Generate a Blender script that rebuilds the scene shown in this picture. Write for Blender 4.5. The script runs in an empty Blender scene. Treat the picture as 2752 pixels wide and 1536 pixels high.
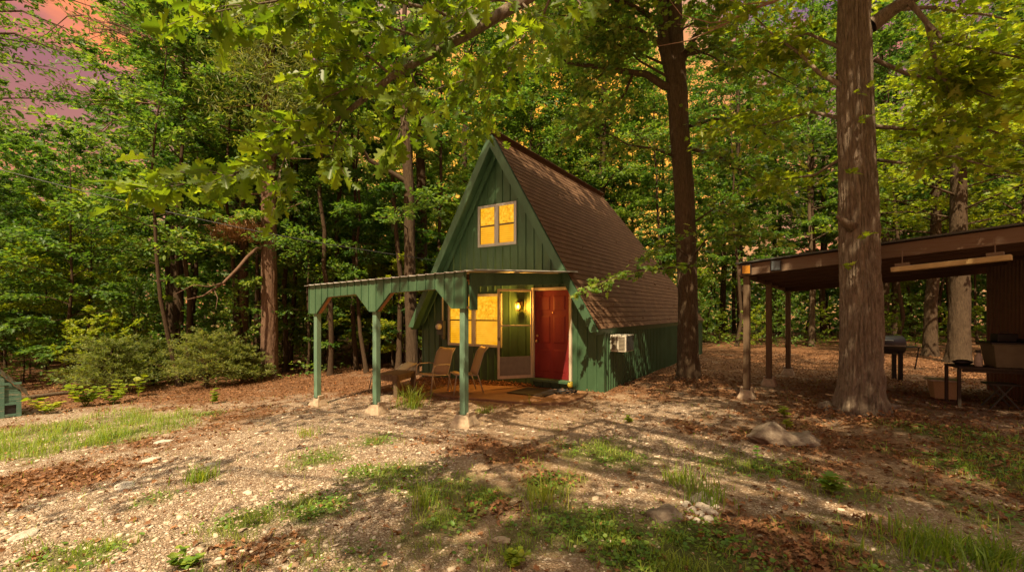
import bpy, math, random
import numpy as np
from mathutils import Vector, Matrix, noise as mnoise

SC = bpy.context.scene
COL = SC.collection
RNG = np.random.default_rng(7)
random.seed(7)
CZ = 1.72
HOR = 836.0
FPX = 1200.0

# ------------------------------------------------------------------ basics
def at(px, py, D):
    """a point at depth D along the ray of a photograph pixel"""
    return np.array(((px - 1376) / FPX * D, D, CZ + (HOR - py) / FPX * D))

def softplus(v):
    return np.logaddexp(0, v)

OAK = (5.45, 7.0)
def gz(x, y):
    x = np.asarray(x, float); y = np.asarray(y, float)
    s = softplus((2 - x) / 1.5) * 1.5
    s = 30 * np.tanh(s / 30)
    t = 40 * np.tanh(softplus(y - 9) / 40)
    r2 = (x - OAK[0]) ** 2 + (y - OAK[1]) ** 2
    return 0.05 - 0.045 * s - 0.012 * t + 0.10 * np.exp(-r2 / 1.3)

def gp(px, py):
    """where the ray of a photograph pixel meets the ground"""
    D = 8.0
    for _ in range(40):
        g = float(gz((px - 1376) / FPX * D, D))
        D = 0.5 * D + 0.5 * (CZ - g) * FPX / (py - HOR)
    x = (px - 1376) / FPX * D
    return Vector((x, D, float(gz(x, D))))

def vnoise(x, y, seed=0):
    x = np.asarray(x, float); y = np.asarray(y, float)
    xi = np.floor(x).astype(np.int64); yi = np.floor(y).astype(np.int64)
    fx = x - xi; fy = y - yi
    fx = fx * fx * (3 - 2 * fx); fy = fy * fy * (3 - 2 * fy)
    def h(a, b):
        n = (a * 374761393 + b * 668265263 + seed * 1442695) & 0x7fffffff
        n = ((n ^ (n >> 13)) * 1274126177) & 0x7fffffff
        n = n ^ (n >> 16)
        return (n & 0xffff) / 65535.0
    return ((h(xi, yi) * (1 - fx) + h(xi + 1, yi) * fx) * (1 - fy)
            + (h(xi, yi + 1) * (1 - fx) + h(xi + 1, yi + 1) * fx) * fy)

def fbm(x, y, seed=0, octv=4):
    a, f, s, t = 1.0, 1.0, 0.0, 0.0
    for k in range(octv):
        s = s + a * vnoise(x * f, y * f, seed + k * 17); t += a
        a *= 0.5; f *= 2.03
    return s / t

# ------------------------------------------------------------------ objects
def tag(o, label=None, cat=None, group=None, kind=None):
    if label: o['label'] = label
    if cat: o['category'] = cat
    if group: o['group'] = group
    if kind: o['kind'] = kind
    return o

def empty(name, loc, rz=0.0, label=None, cat=None, group=None):
    o = bpy.data.objects.new(name, None)
    o.empty_display_size = 0.2
    COL.objects.link(o)
    o.location = loc; o.rotation_euler = (0, 0, rz)
    return tag(o, label, cat, group)

def link(name, me, mat, parent=None, smooth=False):
    o = bpy.data.objects.new(name, me)
    COL.objects.link(o)
    if mat is not None: me.materials.append(mat)
    if parent is not None: o.parent = parent
    if smooth:
        me.polygons.foreach_set('use_smooth', [True] * len(me.polygons))
    return o

def np_mesh(name, V, polys):
    """polys: list of (n,m) index arrays"""
    me = bpy.data.meshes.new(name)
    V = np.asarray(V, np.float32)
    me.vertices.add(len(V)); me.vertices.foreach_set('co', V.ravel())
    loops = np.concatenate([p.ravel() for p in polys]).astype(np.int32)
    tot = np.concatenate([np.full(len(p), p.shape[1], np.int32) for p in polys])
    start = np.concatenate([[0], np.cumsum(tot)[:-1]]).astype(np.int32)
    me.loops.add(len(loops)); me.loops.foreach_set('vertex_index', loops)
    me.polygons.add(len(tot)); me.polygons.foreach_set('loop_start', start)
    me.polygons.foreach_set('loop_total', tot)
    me.update(calc_edges=True)
    return me

def copy_tree(o, parent=None):
    c = o.copy(); COL.objects.link(c)
    if parent is not None: c.parent = parent
    for ch in list(o.children):
        copy_tree(ch, c)
    return c

class MB:
    def __init__(self):
        self.V = []; self.F = []
    def add(self, vs, fs):
        n = len(self.V)
        self.V += [tuple(v) for v in vs]
        self.F += [tuple(i + n for i in f) for f in fs]
        return self
    def bx(self, x0, x1, y0, y1, z0, z1):
        vs = [(x0,y0,z0),(x1,y0,z0),(x1,y1,z0),(x0,y1,z0),(x0,y0,z1),(x1,y0,z1),(x1,y1,z1),(x0,y1,z1)]
        return self.add(vs, [(3,2,1,0),(4,5,6,7),(0,1,5,4),(1,2,6,5),(2,3,7,6),(3,0,4,7)])
    def bar(self, p, q, w, h, up=(0,0,1)):
        p = Vector(p); q = Vector(q); d = (q - p).normalized(); up = Vector(up)
        s = d.cross(up)
        if s.length < 1e-4: s = d.cross(Vector((0,1,0)))
        s.normalize(); n = s.cross(d).normalized()
        vs = []
        for c in (p, q):
            for a, b in ((-1,-1),(1,-1),(1,1),(-1,1)):
                vs.append(c + s * (a * w / 2) + n * (b * h / 2))
        return self.add(vs, [(3,2,1,0),(4,5,6,7),(0,1,5,4),(1,2,6,5),(2,3,7,6),(3,0,4,7)])
    def prism(self, poly, y0, y1):
        """polygon of (x, z) extruded along y"""
        n = len(poly)
        vs = [(x, y0, z) for x, z in poly] + [(x, y1, z) for x, z in poly]
        fs = [tuple(range(n)), tuple(range(2 * n - 1, n - 1, -1))]
        fs += [((i + 1) % n, i, i + n, (i + 1) % n + n) for i in range(n)]
        return self.add(vs, fs)
    def tube(self, pts, rad, n=8, cap=True):
        pts = [Vector(p) for p in pts]
        if not hasattr(rad, '__len__'): rad = [rad] * len(pts)
        d0 = (pts[1] - pts[0]).normalized()
        s = d0.orthogonal().normalized()
        vs = []; fs = []
        for i, p in enumerate(pts):
            a = pts[max(i - 1, 0)]; b = pts[min(i + 1, len(pts) - 1)]
            d = (b - a).normalized()
            s = (s - d * s.dot(d)).normalized(); t = d.cross(s)
            for k in range(n):
                an = 2 * math.pi * k / n
                vs.append(p + (s * math.cos(an) + t * math.sin(an)) * rad[i])
        for i in range(len(pts) - 1):
            for k in range(n):
                k2 = (k + 1) % n
                fs.append((i*n+k, i*n+k2, (i+1)*n+k2, (i+1)*n+k))
        if cap:
            fs.append(tuple(range(n - 1, -1, -1)))
            m = (len(pts) - 1) * n
            fs.append(tuple(range(m, m + n)))
        return self.add(vs, fs)
    def lathe(self, prof, n=16, c=(0,0,0)):
        vs = []; fs = []
        for r, z in prof:
            for k in range(n):
                an = 2 * math.pi * k / n
                vs.append((c[0] + r * math.cos(an), c[1] + r * math.sin(an), c[2] + z))
        for i in range(len(prof) - 1):
            for k in range(n):
                k2 = (k + 1) % n
                fs.append((i*n+k, i*n+k2, (i+1)*n+k2, (i+1)*n+k))
        fs.append(tuple(range(n - 1, -1, -1)))
        m = (len(prof) - 1) * n
        fs.append(tuple(range(m, m + n)))
        return self.add(vs, fs)
    def build(self, name, mat, parent=None, smooth=False, bevel=0.0):
        me = bpy.data.meshes.new(name)
        me.from_pydata(self.V, [], self.F); me.update()
        o = link(name, me, mat, parent, smooth)
        if bevel:
            m = o.modifiers.new('bevel', 'BEVEL'); m.width = bevel; m.segments = 2; m.limit_method = 'ANGLE'
        return o

# ------------------------------------------------------------------ materials
class NT:
    def __init__(self, name):
        self.m = bpy.data.materials.new(name); self.m.use_nodes = True
        self.t = self.m.node_tree; self.n = self.t.nodes
        self.b = self.n['Principled BSDF']; self.out = self.n['Material Output']
    def new(self, typ, **kw):
        nd = self.n.new(typ)
        for k, v in kw.items():
            if k.startswith('i_'):
                nd.inputs[k[2:].replace('_', ' ')].default_value = v
            else: setattr(nd, k, v)
        return nd
    def l(self, a, b): self.t.links.new(a, b)
    def coord(self, scale=(1,1,1), kind='Object'):
        tc = self.new('ShaderNodeTexCoord'); mp = self.new('ShaderNodeMapping')
        mp.inputs['Scale'].default_value = scale
        self.l(tc.outputs[kind], mp.inputs['Vector'])
        return mp.outputs['Vector']
    def noise(self, vec, scale, detail=4, rough=0.6):
        nd = self.new('ShaderNodeTexNoise')
        nd.inputs['Scale'].default_value = scale; nd.inputs['Detail'].default_value = detail
        nd.inputs['Roughness'].default_value = rough
        if vec is not None: self.l(vec, nd.inputs['Vector'])
        return nd.outputs['Fac']
    def ramp(self, fac, stops):
        nd = self.new('ShaderNodeValToRGB'); cr = nd.color_ramp
        while len(cr.elements) < len(stops): cr.elements.new(0.5)
        for e, (p, c) in zip(cr.elements, stops):
            e.position = p; e.color = (*c, 1) if len(c) == 3 else c
        self.l(fac, nd.inputs['Fac'])
        return nd.outputs['Color']
    def mix(self, fac, a, b, mode='MIX'):
        nd = self.new('ShaderNodeMix', data_type='RGBA', blend_type=mode)
        for s, v in (('Factor', fac), ('A', a), ('B', b)):
            sock = [i for i in nd.inputs if i.name == s and i.enabled][0]
            if hasattr(v, 'node'): self.l(v, sock)
            else: sock.default_value = v if s == 'Factor' else (*v, 1)
        return [o for o in nd.outputs if o.enabled][0]
    def math(self, op, a, b=0.0, clamp=False):
        nd = self.new('ShaderNodeMath', operation=op, use_clamp=clamp)
        for i, v in enumerate((a, b)):
            if hasattr(v, 'node'): self.l(v, nd.inputs[i])
            else: nd.inputs[i].default_value = v
        return nd.outputs[0]
    def bump(self, h, dist=0.01, strength=1.0):
        nd = self.new('ShaderNodeBump'); nd.inputs['Distance'].default_value = dist
        nd.inputs['Strength'].default_value = strength
        self.l(h, nd.inputs['Height']); self.l(nd.outputs['Normal'], self.b.inputs['Normal'])
    def base(self, c):
        if hasattr(c, 'node'): self.l(c, self.b.inputs['Base Color'])
        else: self.b.inputs['Base Color'].default_value = (*c, 1)
    def set(self, rough=0.6, spec=0.4, metal=0.0):
        self.b.inputs['Roughness'].default_value = rough
        self.b.inputs['Specular IOR Level'].default_value = spec
        self.b.inputs['Metallic'].default_value = metal
        return self.m

def mat_paint(name, c1, c2, rough=0.45, scale=2.5, stretch=(1,1,0.25), wear=None):
    k = NT(name); v = k.coord(stretch)
    n = k.noise(v, scale, 6)
    col = k.ramp(n, [(0.3, c1), (0.7, c2)])
    if wear:
        w = k.noise(k.coord((3, 3, 40)), 1.2, 5, 0.7)
        f = k.ramp(w, [(0.56, (0,0,0)), (0.66, (1,1,1))])
        col = k.mix(f, col, wear)
    fade = k.ramp(k.noise(k.coord((1.4, 1.4, .5)), 1.6, 6, .7), [(.48, (0,0,0)), (.72, (.55,.55,.55))])
    col = k.mix(fade, col, tuple(min(1, a * 1.55 + .012) for a in c2))
    grime = k.ramp(k.noise(k.coord((9, 9, .9)), 1.5, 7, .75), [(.56, (0,0,0)), (.74, (.6,.6,.6))])
    col = k.mix(grime, col, tuple(a * .5 + .004 for a in c1))
    k.base(col)
    k.bump(k.noise(k.coord((1,1,1)), 60, 3), 0.002, 0.4)
    return k.set(rough, 0.4)

def mat_wood(name, c1, c2, axis=(18, 18, 1.2), rough=0.75):
    k = NT(name); v = k.coord(axis)
    n = k.noise(v, 2.0, 8, 0.65)
    k.base(k.ramp(n, [(0.28, c1), (0.72, c2)]))
    k.bump(n, 0.004, 0.6)
    return k.set(rough, 0.25)

def mat_plain(name, c, rough=0.5, metal=0.0, spec=0.4, var=0.15, sc=8):
    k = NT(name)
    n = k.noise(k.coord(), sc, 5)
    k.base(k.ramp(n, [(0.3, tuple(a * (1 - var) for a in c)), (0.7, tuple(min(1, a * (1 + var)) for a in c))]))
    return k.set(rough, spec, metal)

def mat_bark(name, c1, c2, c3, sc=1.0, plate=(9, 9, 1.6), dist=0.03):
    k = NT(name)
    n = k.noise(k.coord((34 * sc, 34 * sc, 5.5 * sc)), 1.0, 9, 0.74)
    n2 = k.noise(k.coord((90, 90, 30)), 1.0, 6, 0.7)
    h = k.math('ADD', k.math('MULTIPLY', n, 0.75), k.math('MULTIPLY', n2, 0.3))
    big = k.noise(k.coord((1,1,0.6)), 1.3, 4)
    col = k.ramp(h, [(0.36, c1), (0.5, c2), (0.68, c3)])
    col = k.mix(k.math('MULTIPLY', big, 0.5), col, tuple(a * 0.6 for a in c2))
    k.base(col)
    k.bump(h, dist, 0.9)
    return k.set(0.9, 0.15)

def mat_leaf(name, stops, trans=0.42, tcol=1.6, rough=0.5):
    k = NT(name)
    ge = k.new('ShaderNodeNewGeometry'); oi = k.new('ShaderNodeObjectInfo')
    r = k.math('ADD', k.math('MULTIPLY', ge.outputs['Random Per Island'], 0.62),
               k.math('MULTIPLY', oi.outputs['Random'], 0.38))
    col = k.ramp(r, stops)
    k.base(col); k.set(rough, 0.35)
    tr = k.new('ShaderNodeBsdfTranslucent')
    tc = k.mix(1.0, col, (1.5 * tcol, 1.45 * tcol, 0.55 * tcol), 'MULTIPLY')
    k.l(tc, tr.inputs['Color'])
    mx = k.new('ShaderNodeMixShader'); mx.inputs[0].default_value = trans
    k.l(k.b.outputs[0], mx.inputs[1]); k.l(tr.outputs[0], mx.inputs[2])
    k.l(mx.outputs[0], k.out.inputs['Surface'])
    return k.m

M = {}
M['green'] = mat_paint('green_siding', (.03, .072, .032), (.044, .098, .045), 0.5)
M['green_trim'] = mat_paint('green_trim_paint', (.034, .078, .038), (.05, .105, .052), 0.5)
M['green_sunlit'] = mat_paint('sunlit_green_paint', (.085, .165, .105), (.125, .205, .14), 0.55)  # same green paint lightened, sunlight put into the post colour
M['green_old'] = mat_paint('weathered_green_paint', (.05, .12, .085), (.09, .17, .125), 0.7, wear=(.32, .22, .15))
M['cream'] = mat_paint('cream_trim', (.42, .36, .26), (.52, .45, .34), 0.5)
M['greyframe'] = mat_paint('grey_window_frame', (.3, .29, .25), (.4, .38, .33), 0.45)
M['red'] = mat_paint('red_door_paint', (.125, .004, .005), (.165, .007, .008), 0.6)
M['brass'] = mat_plain('brass', (.7, .5, .22), 0.3, 1.0)
M['black'] = mat_plain('black_metal', (.012, .012, .012), 0.45)
M['darkgrey'] = mat_plain('dark_grey_metal', (.05, .055, .05), 0.5)
M['alu'] = mat_plain('brushed_aluminium', (.45, .43, .38), 0.38, 0.8)
M['galv'] = mat_plain('galvanised_roof_metal', (.5, .47, .43), 0.45, 0.5)
M['white'] = mat_plain('off_white_plastic', (.46, .42, .34), 0.5, 0, .4, .25, 20)
M['pine_wood'] = mat_wood('bare_pine', (.2, .09, .035), (.36, .18, .08), (2, 20, 20))
M['oldwood'] = mat_wood('weathered_timber', (.075, .05, .028), (.16, .112, .068))
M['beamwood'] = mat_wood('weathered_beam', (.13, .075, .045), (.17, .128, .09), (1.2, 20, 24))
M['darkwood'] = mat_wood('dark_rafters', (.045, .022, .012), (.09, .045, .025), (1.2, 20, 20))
M['timber_shaded'] = mat_wood('shaded_timber', (.03, .024, .017), (.07, .055, .04))  # timber darkened to put the carport's shade into the table
M['concrete'] = mat_plain('old_concrete', (.34, .26, .18), 0.9, 0, 0.2, 0.3, 14)
M['tan'] = mat_plain('tan_sling_mesh', (.42, .32, .17), 0.8, 0, 0.2, 0.12, 60)
M['tanframe'] = mat_plain('beige_chair_frame', (.33, .28, .2), 0.45)
M['rust'] = mat_plain('brown_corrugated_steel', (.125, .066, .04), 0.6, 0.1)
M['tub'] = mat_plain('olive_grey_plastic', (.13, .115, .07), 0.5)
M['slab'] = mat_wood('patio_slab_stain', (.17, .09, .045), (.26, .15, .08), (2.5, 14, 2))
def mat_rock(name, a, b, c):
    k = NT(name); n1_ = k.noise(k.coord(), 7, 8, 0.7); n2_ = k.noise(k.coord(), 38, 6, 0.75)
    col_ = k.ramp(n1_, [(.3, a), (.5, b), (.72, c)])
    col_ = k.mix(k.math('MULTIPLY', n2_, .6), col_, tuple(v_ * .45 for v_ in b))
    k.base(col_)
    k.bump(k.math('ADD', n1_, k.math('MULTIPLY', n2_, .5)), .03, 1.0)
    return k.set(.95, .12)
M['rock'] = mat_rock('weathered_limestone', (.11, .085, .065), (.25, .195, .145), (.38, .31, .24))
M['rockw'] = mat_rock('white_limestone', (.36, .3, .24), (.58, .5, .41), (.7, .62, .52))
M['twig'] = mat_plain('bare_twig', (.3, .19, .14), 0.85, 0, 0.2)
M['bark_oak'] = mat_bark('grey_oak_bark', (.045, .033, .023), (.175, .135, .098), (.35, .28, .21), 1.0, (10, 10, 2.2), 0.035)
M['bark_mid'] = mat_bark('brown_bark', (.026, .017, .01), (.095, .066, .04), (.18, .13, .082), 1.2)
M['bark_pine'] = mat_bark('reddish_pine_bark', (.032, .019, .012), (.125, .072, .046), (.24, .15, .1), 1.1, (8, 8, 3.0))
M['bark_shaded'] = mat_bark('shaded_brown_bark', (.018, .011, .007), (.065, .043, .026), (.12, .082, .05), 1.2)  # brown bark darkened, shade on these trunks put into the colour
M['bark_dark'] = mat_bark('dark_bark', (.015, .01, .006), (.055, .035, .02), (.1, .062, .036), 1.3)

G_D = [(0.0, (.016, .052, .011)), (.4, (.044, .108, .022)), (.75, (.092, .168, .03)), (1.0, (.20, .25, .055))]
G_M = [(0.0, (.028, .07, .013)), (.4, (.07, .145, .026)), (.75, (.145, .215, .036)), (1.0, (.28, .30, .075))]
G_Y = [(0.0, (.065, .12, .01)), (.4, (.14, .20, .015)), (.75, (.22, .26, .02)), (1.0, (.32, .32, .04))]
M['leaf_dark'] = mat_leaf('dark_green_leaves', G_D)
M['leaf_mid'] = mat_leaf('mid_green_leaves', G_M)
M['leaf_lime'] = mat_leaf('yellow_green_leaves', G_Y)
M['leaf_oak'] = mat_leaf('lobed_oak_leaves', [(0, (.06, .115, .01)), (.4, (.135, .205, .015)), (.8, (.25, .31, .022)), (1, (.38, .40, .08))], 0.5, 1.4, 0.42)
M['leaf_cedar'] = mat_leaf('cedar_needles', [(0, (.06, .10, .025)), (.5, (.15, .185, .045)), (1, (.30, .27, .08))], 0.4)
M['needle_brown'] = mat_leaf('brown_dead_needles', [(0, (.13, .06, .025)), (1, (.26, .13, .05))], 0.3, 1.0)
M['grass'] = mat_leaf('grass_blades', [(0, (.07, .14, .018)), (.5, (.17, .25, .03)), (1, (.32, .33, .07))], 0.4)
M['clover'] = mat_leaf('ground_cover_leaves', [(0, (.045, .12, .02)), (.5, (.12, .22, .03)), (1, (.26, .32, .05))], 0.38)
M['dry'] = mat_leaf('dry_brown_leaves', [(0, (.07, .032, .014)), (.4, (.19, .085, .036)), (.75, (.32, .16, .07)), (1, (.46, .28, .14))], 0.15, 0.8, 0.7)
M['pebble'] = None
k = NT('gravel_stones')
ge = k.new('ShaderNodeNewGeometry')
k.base(k.ramp(ge.outputs['Random Per Island'], [(0, (.18, .115, .075)), (.35, (.33, .24, .165)), (.7, (.46, .36, .26)), (1, (.6, .5, .39))]))
M['pebble'] = k.set(0.9, 0.2)

k = NT('shale')
ge = k.new('ShaderNodeNewGeometry')
k.base(k.ramp(ge.outputs['Random Per Island'], [(0, (.24, .17, .12)), (.5, (.38, .295, .215)), (1, (.54, .45, .35))]))
M['flake'] = k.set(0.9, 0.2)
# lit window panes: glow through closed blinds, foliage reflections painted into upper panes
def mat_lit(name, sc_, amp, lo_c, mid_c, hi_c):
    k = NT(name)
    v = k.coord((1, 1, 1))
    sep = k.new('ShaderNodeSeparateXYZ'); k.l(v, sep.inputs[0])
    wv = k.math('SINE', k.math('MULTIPLY', sep.outputs['Z'], 2 * math.pi / 0.05))
    st = k.math('ADD', k.math('MULTIPLY', wv, amp), 1 - amp)
    nz = k.noise(v, sc_, 6, 0.7)
    cc = k.ramp(nz, [(0.32, lo_c), (.5, mid_c), (.70, hi_c)])
    k.base((.08, .04, .01)); k.set(0.08, 0.5)
    k.l(cc, k.b.inputs['Emission Color']); k.l(k.math('MULTIPLY', st, 0.52), k.b.inputs['Emission Strength'])
    return k.m
M['lit'] = mat_lit('lit_upper_pane', 15, .06, (.45, .17, .003), (.85, .4, .01), (1.0, .58, .05))
M['lit_low'] = mat_lit('lit_blinds_pane', 3.0, .16, (.72, .30, .006), (.86, .39, .01), (.95, .46, .02))
k = NT('lamp_bulb'); k.base((1, .7, .3))
k.b.inputs['Emission Color'].default_value = (1, .5, .08, 1); k.b.inputs['Emission Strength'].default_value = 7
M['bulb'] = k.m
def mat_glass(name, tint, a=0.12):
    k = NT(name); k.base((.02, .02, .02)); k.set(0.04, 0.5)
    tr = k.new('ShaderNodeBsdfTransparent'); tr.inputs[0].default_value = (*tint, 1)
    mx = k.new('ShaderNodeMixShader'); mx.inputs[0].default_value = a
    k.l(tr.outputs[0], mx.inputs[1]); k.l(k.b.outputs[0], mx.inputs[2]); k.l(mx.outputs[0], k.out.inputs['Surface'])
    return k.m
M['glass'] = mat_glass('storm_door_glass', (.85, .82, .7), 0.10)
M['lampglass'] = mat_glass('amber_lamp_glass', (1, .8, .45), 0.06)
M['amberlens'] = mat_plain('amber_lens', (.55, .25, .03), 0.25)
M['bluelens'] = mat_plain('grey_blue_lens', (.09, .115, .13), 0.4)

# shingles
k = NT('brown_shingles')
uv = k.new('ShaderNodeUVMap')
br = k.new('ShaderNodeTexBrick'); br.offset = 0.5
br.inputs['Scale'].default_value = 1.0
br.inputs['Brick Width'].default_value = 0.30; br.inputs['Row Height'].default_value = 0.14
br.inputs['Mortar Size'].default_value = 0.006; br.inputs['Bias'].default_value = 0.0
br.inputs['Color1'].default_value = (.105, .056, .029, 1); br.inputs['Color2'].default_value = (.165, .092, .048, 1)
br.inputs['Mortar'].default_value = (.07, .04, .025, 1)
k.l(uv.outputs[0], br.inputs['Vector'])
g = k.noise(k.coord(), 120, 2)
big = k.noise(k.coord(), 0.9, 5)
c = k.mix(k.math('MULTIPLY', big, 0.55), br.outputs['Color'], (.09, .05, .035))
c = k.mix(k.math('MULTIPLY', g, 0.4), c, (.17, .10, .06))
k.base(c); k.bump(g, 0.004, 0.8)
M['shingle'] = k.set(0.95, 0.15)

# ground: three real surface kinds (gravel, leaf litter, mossy soil) placed by their own masks
k = NT('yard_ground')
at_ = k.new('ShaderNodeAttribute', attribute_name='cover')
sp = k.new('ShaderNodeSeparateColor'); k.l(at_.outputs['Color'], sp.inputs[0])
v = k.coord()
def stones(scale):
    a = k.new('ShaderNodeTexVoronoi', feature='F1'); a.inputs['Scale'].default_value = scale
    k.l(v, a.inputs['Vector'])
    b = k.new('ShaderNodeTexVoronoi', feature='DISTANCE_TO_EDGE'); b.inputs['Scale'].default_value = scale
    k.l(v, b.inputs['Vector'])
    sc = k.new('ShaderNodeSeparateColor'); k.l(a.outputs['Color'], sc.inputs[0])
    return sc.outputs[0], b.outputs['Distance']
s1, e1 = stones(42); s2, e2 = stones(95)
gcol = k.ramp(s1, [(0, (.2, .135, .09)), (.4, (.36, .27, .19)), (.75, (.5, .41, .31)), (1, (.62, .54, .44))])
gcol = k.mix(k.ramp(e1, [(0.0, (1,1,1)), (0.12, (0,0,0))]), gcol, (.14, .085, .05))
gcol = k.mix(k.math('MULTIPLY', s2, 0.35), gcol, (.3, .2, .13))
n1 = k.noise(v, 1.7, 8, 0.7); n2 = k.noise(v, 34, 6, 0.75); n3 = k.noise(v, 6, 6, 0.7)
gcol = k.mix(k.ramp(n3, [(.45, (0,0,0)), (.7, (.7,.7,.7))]), gcol, (.2, .125, .075))
lcol = k.ramp(n2, [(.25, (.05, .024, .012)), (.5, (.15, .072, .034)), (.75, (.28, .15, .075))])
lcol = k.mix(k.ramp(s1, [(.55, (0,0,0)), (.9, (.7,.7,.7))]), lcol, (.27, .13, .06))
mcol = k.ramp(n2, [(.3, (.07, .06, .02)), (.55, (.105, .125, .028)), (.8, (.16, .19, .04))])
def edge(ch):
    w = k.math('ADD', ch, k.math('ADD', k.math('MULTIPLY', k.math('SUBTRACT', n3, 0.5), 1.0), k.math('MULTIPLY', k.math('SUBTRACT', n2, 0.5), 0.7)))
    return k.ramp(w, [(.22, (0,0,0)), (.80, (1,1,1))])
scol = k.ramp(n2, [(.25, (.17, .105, .06)), (.5, (.29, .195, .12)), (.78, (.42, .31, .205))])
scol = k.mix(k.ramp(s1, [(.72, (0,0,0)), (.95, (.8,.8,.8))]), scol, (.46, .36, .26))
gcol = k.mix(edge(sp.outputs[2]), gcol, scol)
col = k.mix(edge(sp.outputs[0]), gcol, lcol)
col = k.mix(edge(sp.outputs[1]), col, mcol)
k.base(col)
h = k.math('ADD', k.math('MULTIPLY', k.math('MINIMUM', e1, 0.25), 2.4), k.math('MULTIPLY', n2, 0.8))
k.bump(h, 0.018, 1.0)
M['ground'] = k.set(0.95, 0.12)

# ------------------------------------------------------------------ world, sun, camera
EL = math.radians(54)
TRV = Vector((0.30, 0.95, 0)).normalized() * math.cos(EL) + Vector((0, 0, -math.sin(EL)))
w = bpy.data.worlds.new('World'); SC.world = w; w.use_nodes = True
t = w.node_tree; nd = t.nodes; bg = nd['Background']
def wn(typ, **kw):
    q = nd.new(typ)
    for a, b in kw.items(): setattr(q, a, b)
    return q
sky = wn('ShaderNodeTexSky', sky_type='NISHITA', sun_disc=False)
sky.sun_elevation = EL; sky.sun_rotation = math.atan2(-TRV.x, -TRV.y)
tc = wn('ShaderNodeTexCoord')
sx = wn('ShaderNodeSeparateXYZ'); t.links.new(tc.outputs['Generated'], sx.inputs[0])
def wramp(fac, stops):
    q = wn('ShaderNodeValToRGB'); cr = q.color_ramp
    while len(cr.elements) < len(stops): cr.elements.new(.5)
    for e, (p, c) in zip(cr.elements, stops): e.position = p; e.color = (*c, 1)
    t.links.new(fac, q.inputs[0]); return q.outputs[0]
def wmix(fac, a, b, mode='MIX'):
    q = wn('ShaderNodeMix', data_type='RGBA', blend_type=mode)
    for s, v in (('Factor', fac), ('A', a), ('B', b)):
        sk = [i for i in q.inputs if i.name == s and i.enabled][0]
        if hasattr(v, 'node'): t.links.new(v, sk)
        else: sk.default_value = v if s == 'Factor' else (*v, 1)
    return [o for o in q.outputs if o.enabled][0]
grad = wramp(sx.outputs['Z'], [(0, (.34, .15, .04)), (.26, (.24, .09, .06)), (.40, (.17, .062, .075)), (.52, (.13, .066, .12)), (.62, (.36, .29, .21)), (1, (1.6, 1.46, 1.12))])
mp = wn('ShaderNodeMapping'); mp.inputs['Scale'].default_value = (1.6, 1.6, 6.5); mp.inputs['Location'].default_value = (.35, .1, .2)
t.links.new(tc.outputs['Generated'], mp.inputs[0])
nz = wn('ShaderNodeTexNoise'); nz.inputs['Scale'].default_value = 1.5; nz.inputs['Detail'].default_value = 7
t.links.new(mp.outputs[0], nz.inputs['Vector'])
def wmath(op, a, b):
    q = wn('ShaderNodeMath', operation=op)
    for i, v in enumerate((a, b)):
        if hasattr(v, 'node'): t.links.new(v, q.inputs[i])
        else: q.inputs[i].default_value = v
    return q.outputs[0]
cloud_low = wramp(sx.outputs['Z'], [(.5, (1, 1, 1)), (.66, (0, 0, 0))])
cl = wramp(nz.outputs['Fac'], [(.50, (0, 0, 0)), (.66, (1, 1, 1))])
grad = wmix(wmath('MULTIPLY', cl, cloud_low), grad, (.58, .16, .045))
dp = wn('ShaderNodeVectorMath', operation='DOT_PRODUCT')
gd = Vector((0.06, 0.95, 0.26)).normalized()
t.links.new(tc.outputs['Generated'], dp.inputs[0]); dp.inputs[1].default_value = gd
glow = wramp(dp.outputs['Value'], [(.885, (0, 0, 0)), (.965, (.85, .85, .85)), (1, (1, 1, 1))])
grad = wmix(glow, grad, (.80, .33, .012))
sk = wmix(1.0, sky.outputs[0], (.05, .05, .05), 'MULTIPLY')
gr10 = wmix(1.0, grad, (9.0, 9.0, 9.0), 'MULTIPLY')
tot = wmix(1.0, sk, gr10, 'ADD')
t.links.new(tot, bg.inputs['Color']); bg.inputs['Strength'].default_value = 0.1

sd = bpy.data.lights.new('sun', 'SUN'); sd.energy = 4.1; sd.angle = math.radians(0.5); sd.color = (1.0, .79, .50)
so = bpy.data.objects.new('sun', sd); COL.objects.link(so)
so.rotation_euler = TRV.to_track_quat('-Z', 'Y').to_euler(); so.location = (-5, -12, 20)

cd = bpy.data.cameras.new('camera'); cam = bpy.data.objects.new('camera', cd); COL.objects.link(cam)
cam.location = (0, 0, CZ); cam.rotation_euler = (math.radians(90), 0, 0)
cd.sensor_width = 36; cd.lens = 36 * FPX / 2752; cd.shift_y = (HOR - 768) / 2752
cd.clip_start = 0.05; cd.clip_end = 1000
SC.camera = cam
SC.view_settings.view_transform = 'Standard'; SC.view_settings.look = 'None'
SC.view_settings.exposure = 1.28; SC.view_settings.gamma = 1.0
SC.cycles.max_bounces = 6; SC.cycles.diffuse_bounces = 3; SC.cycles.transmission_bounces = 4
SC.cycles.transparent_max_bounces = 8

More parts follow.
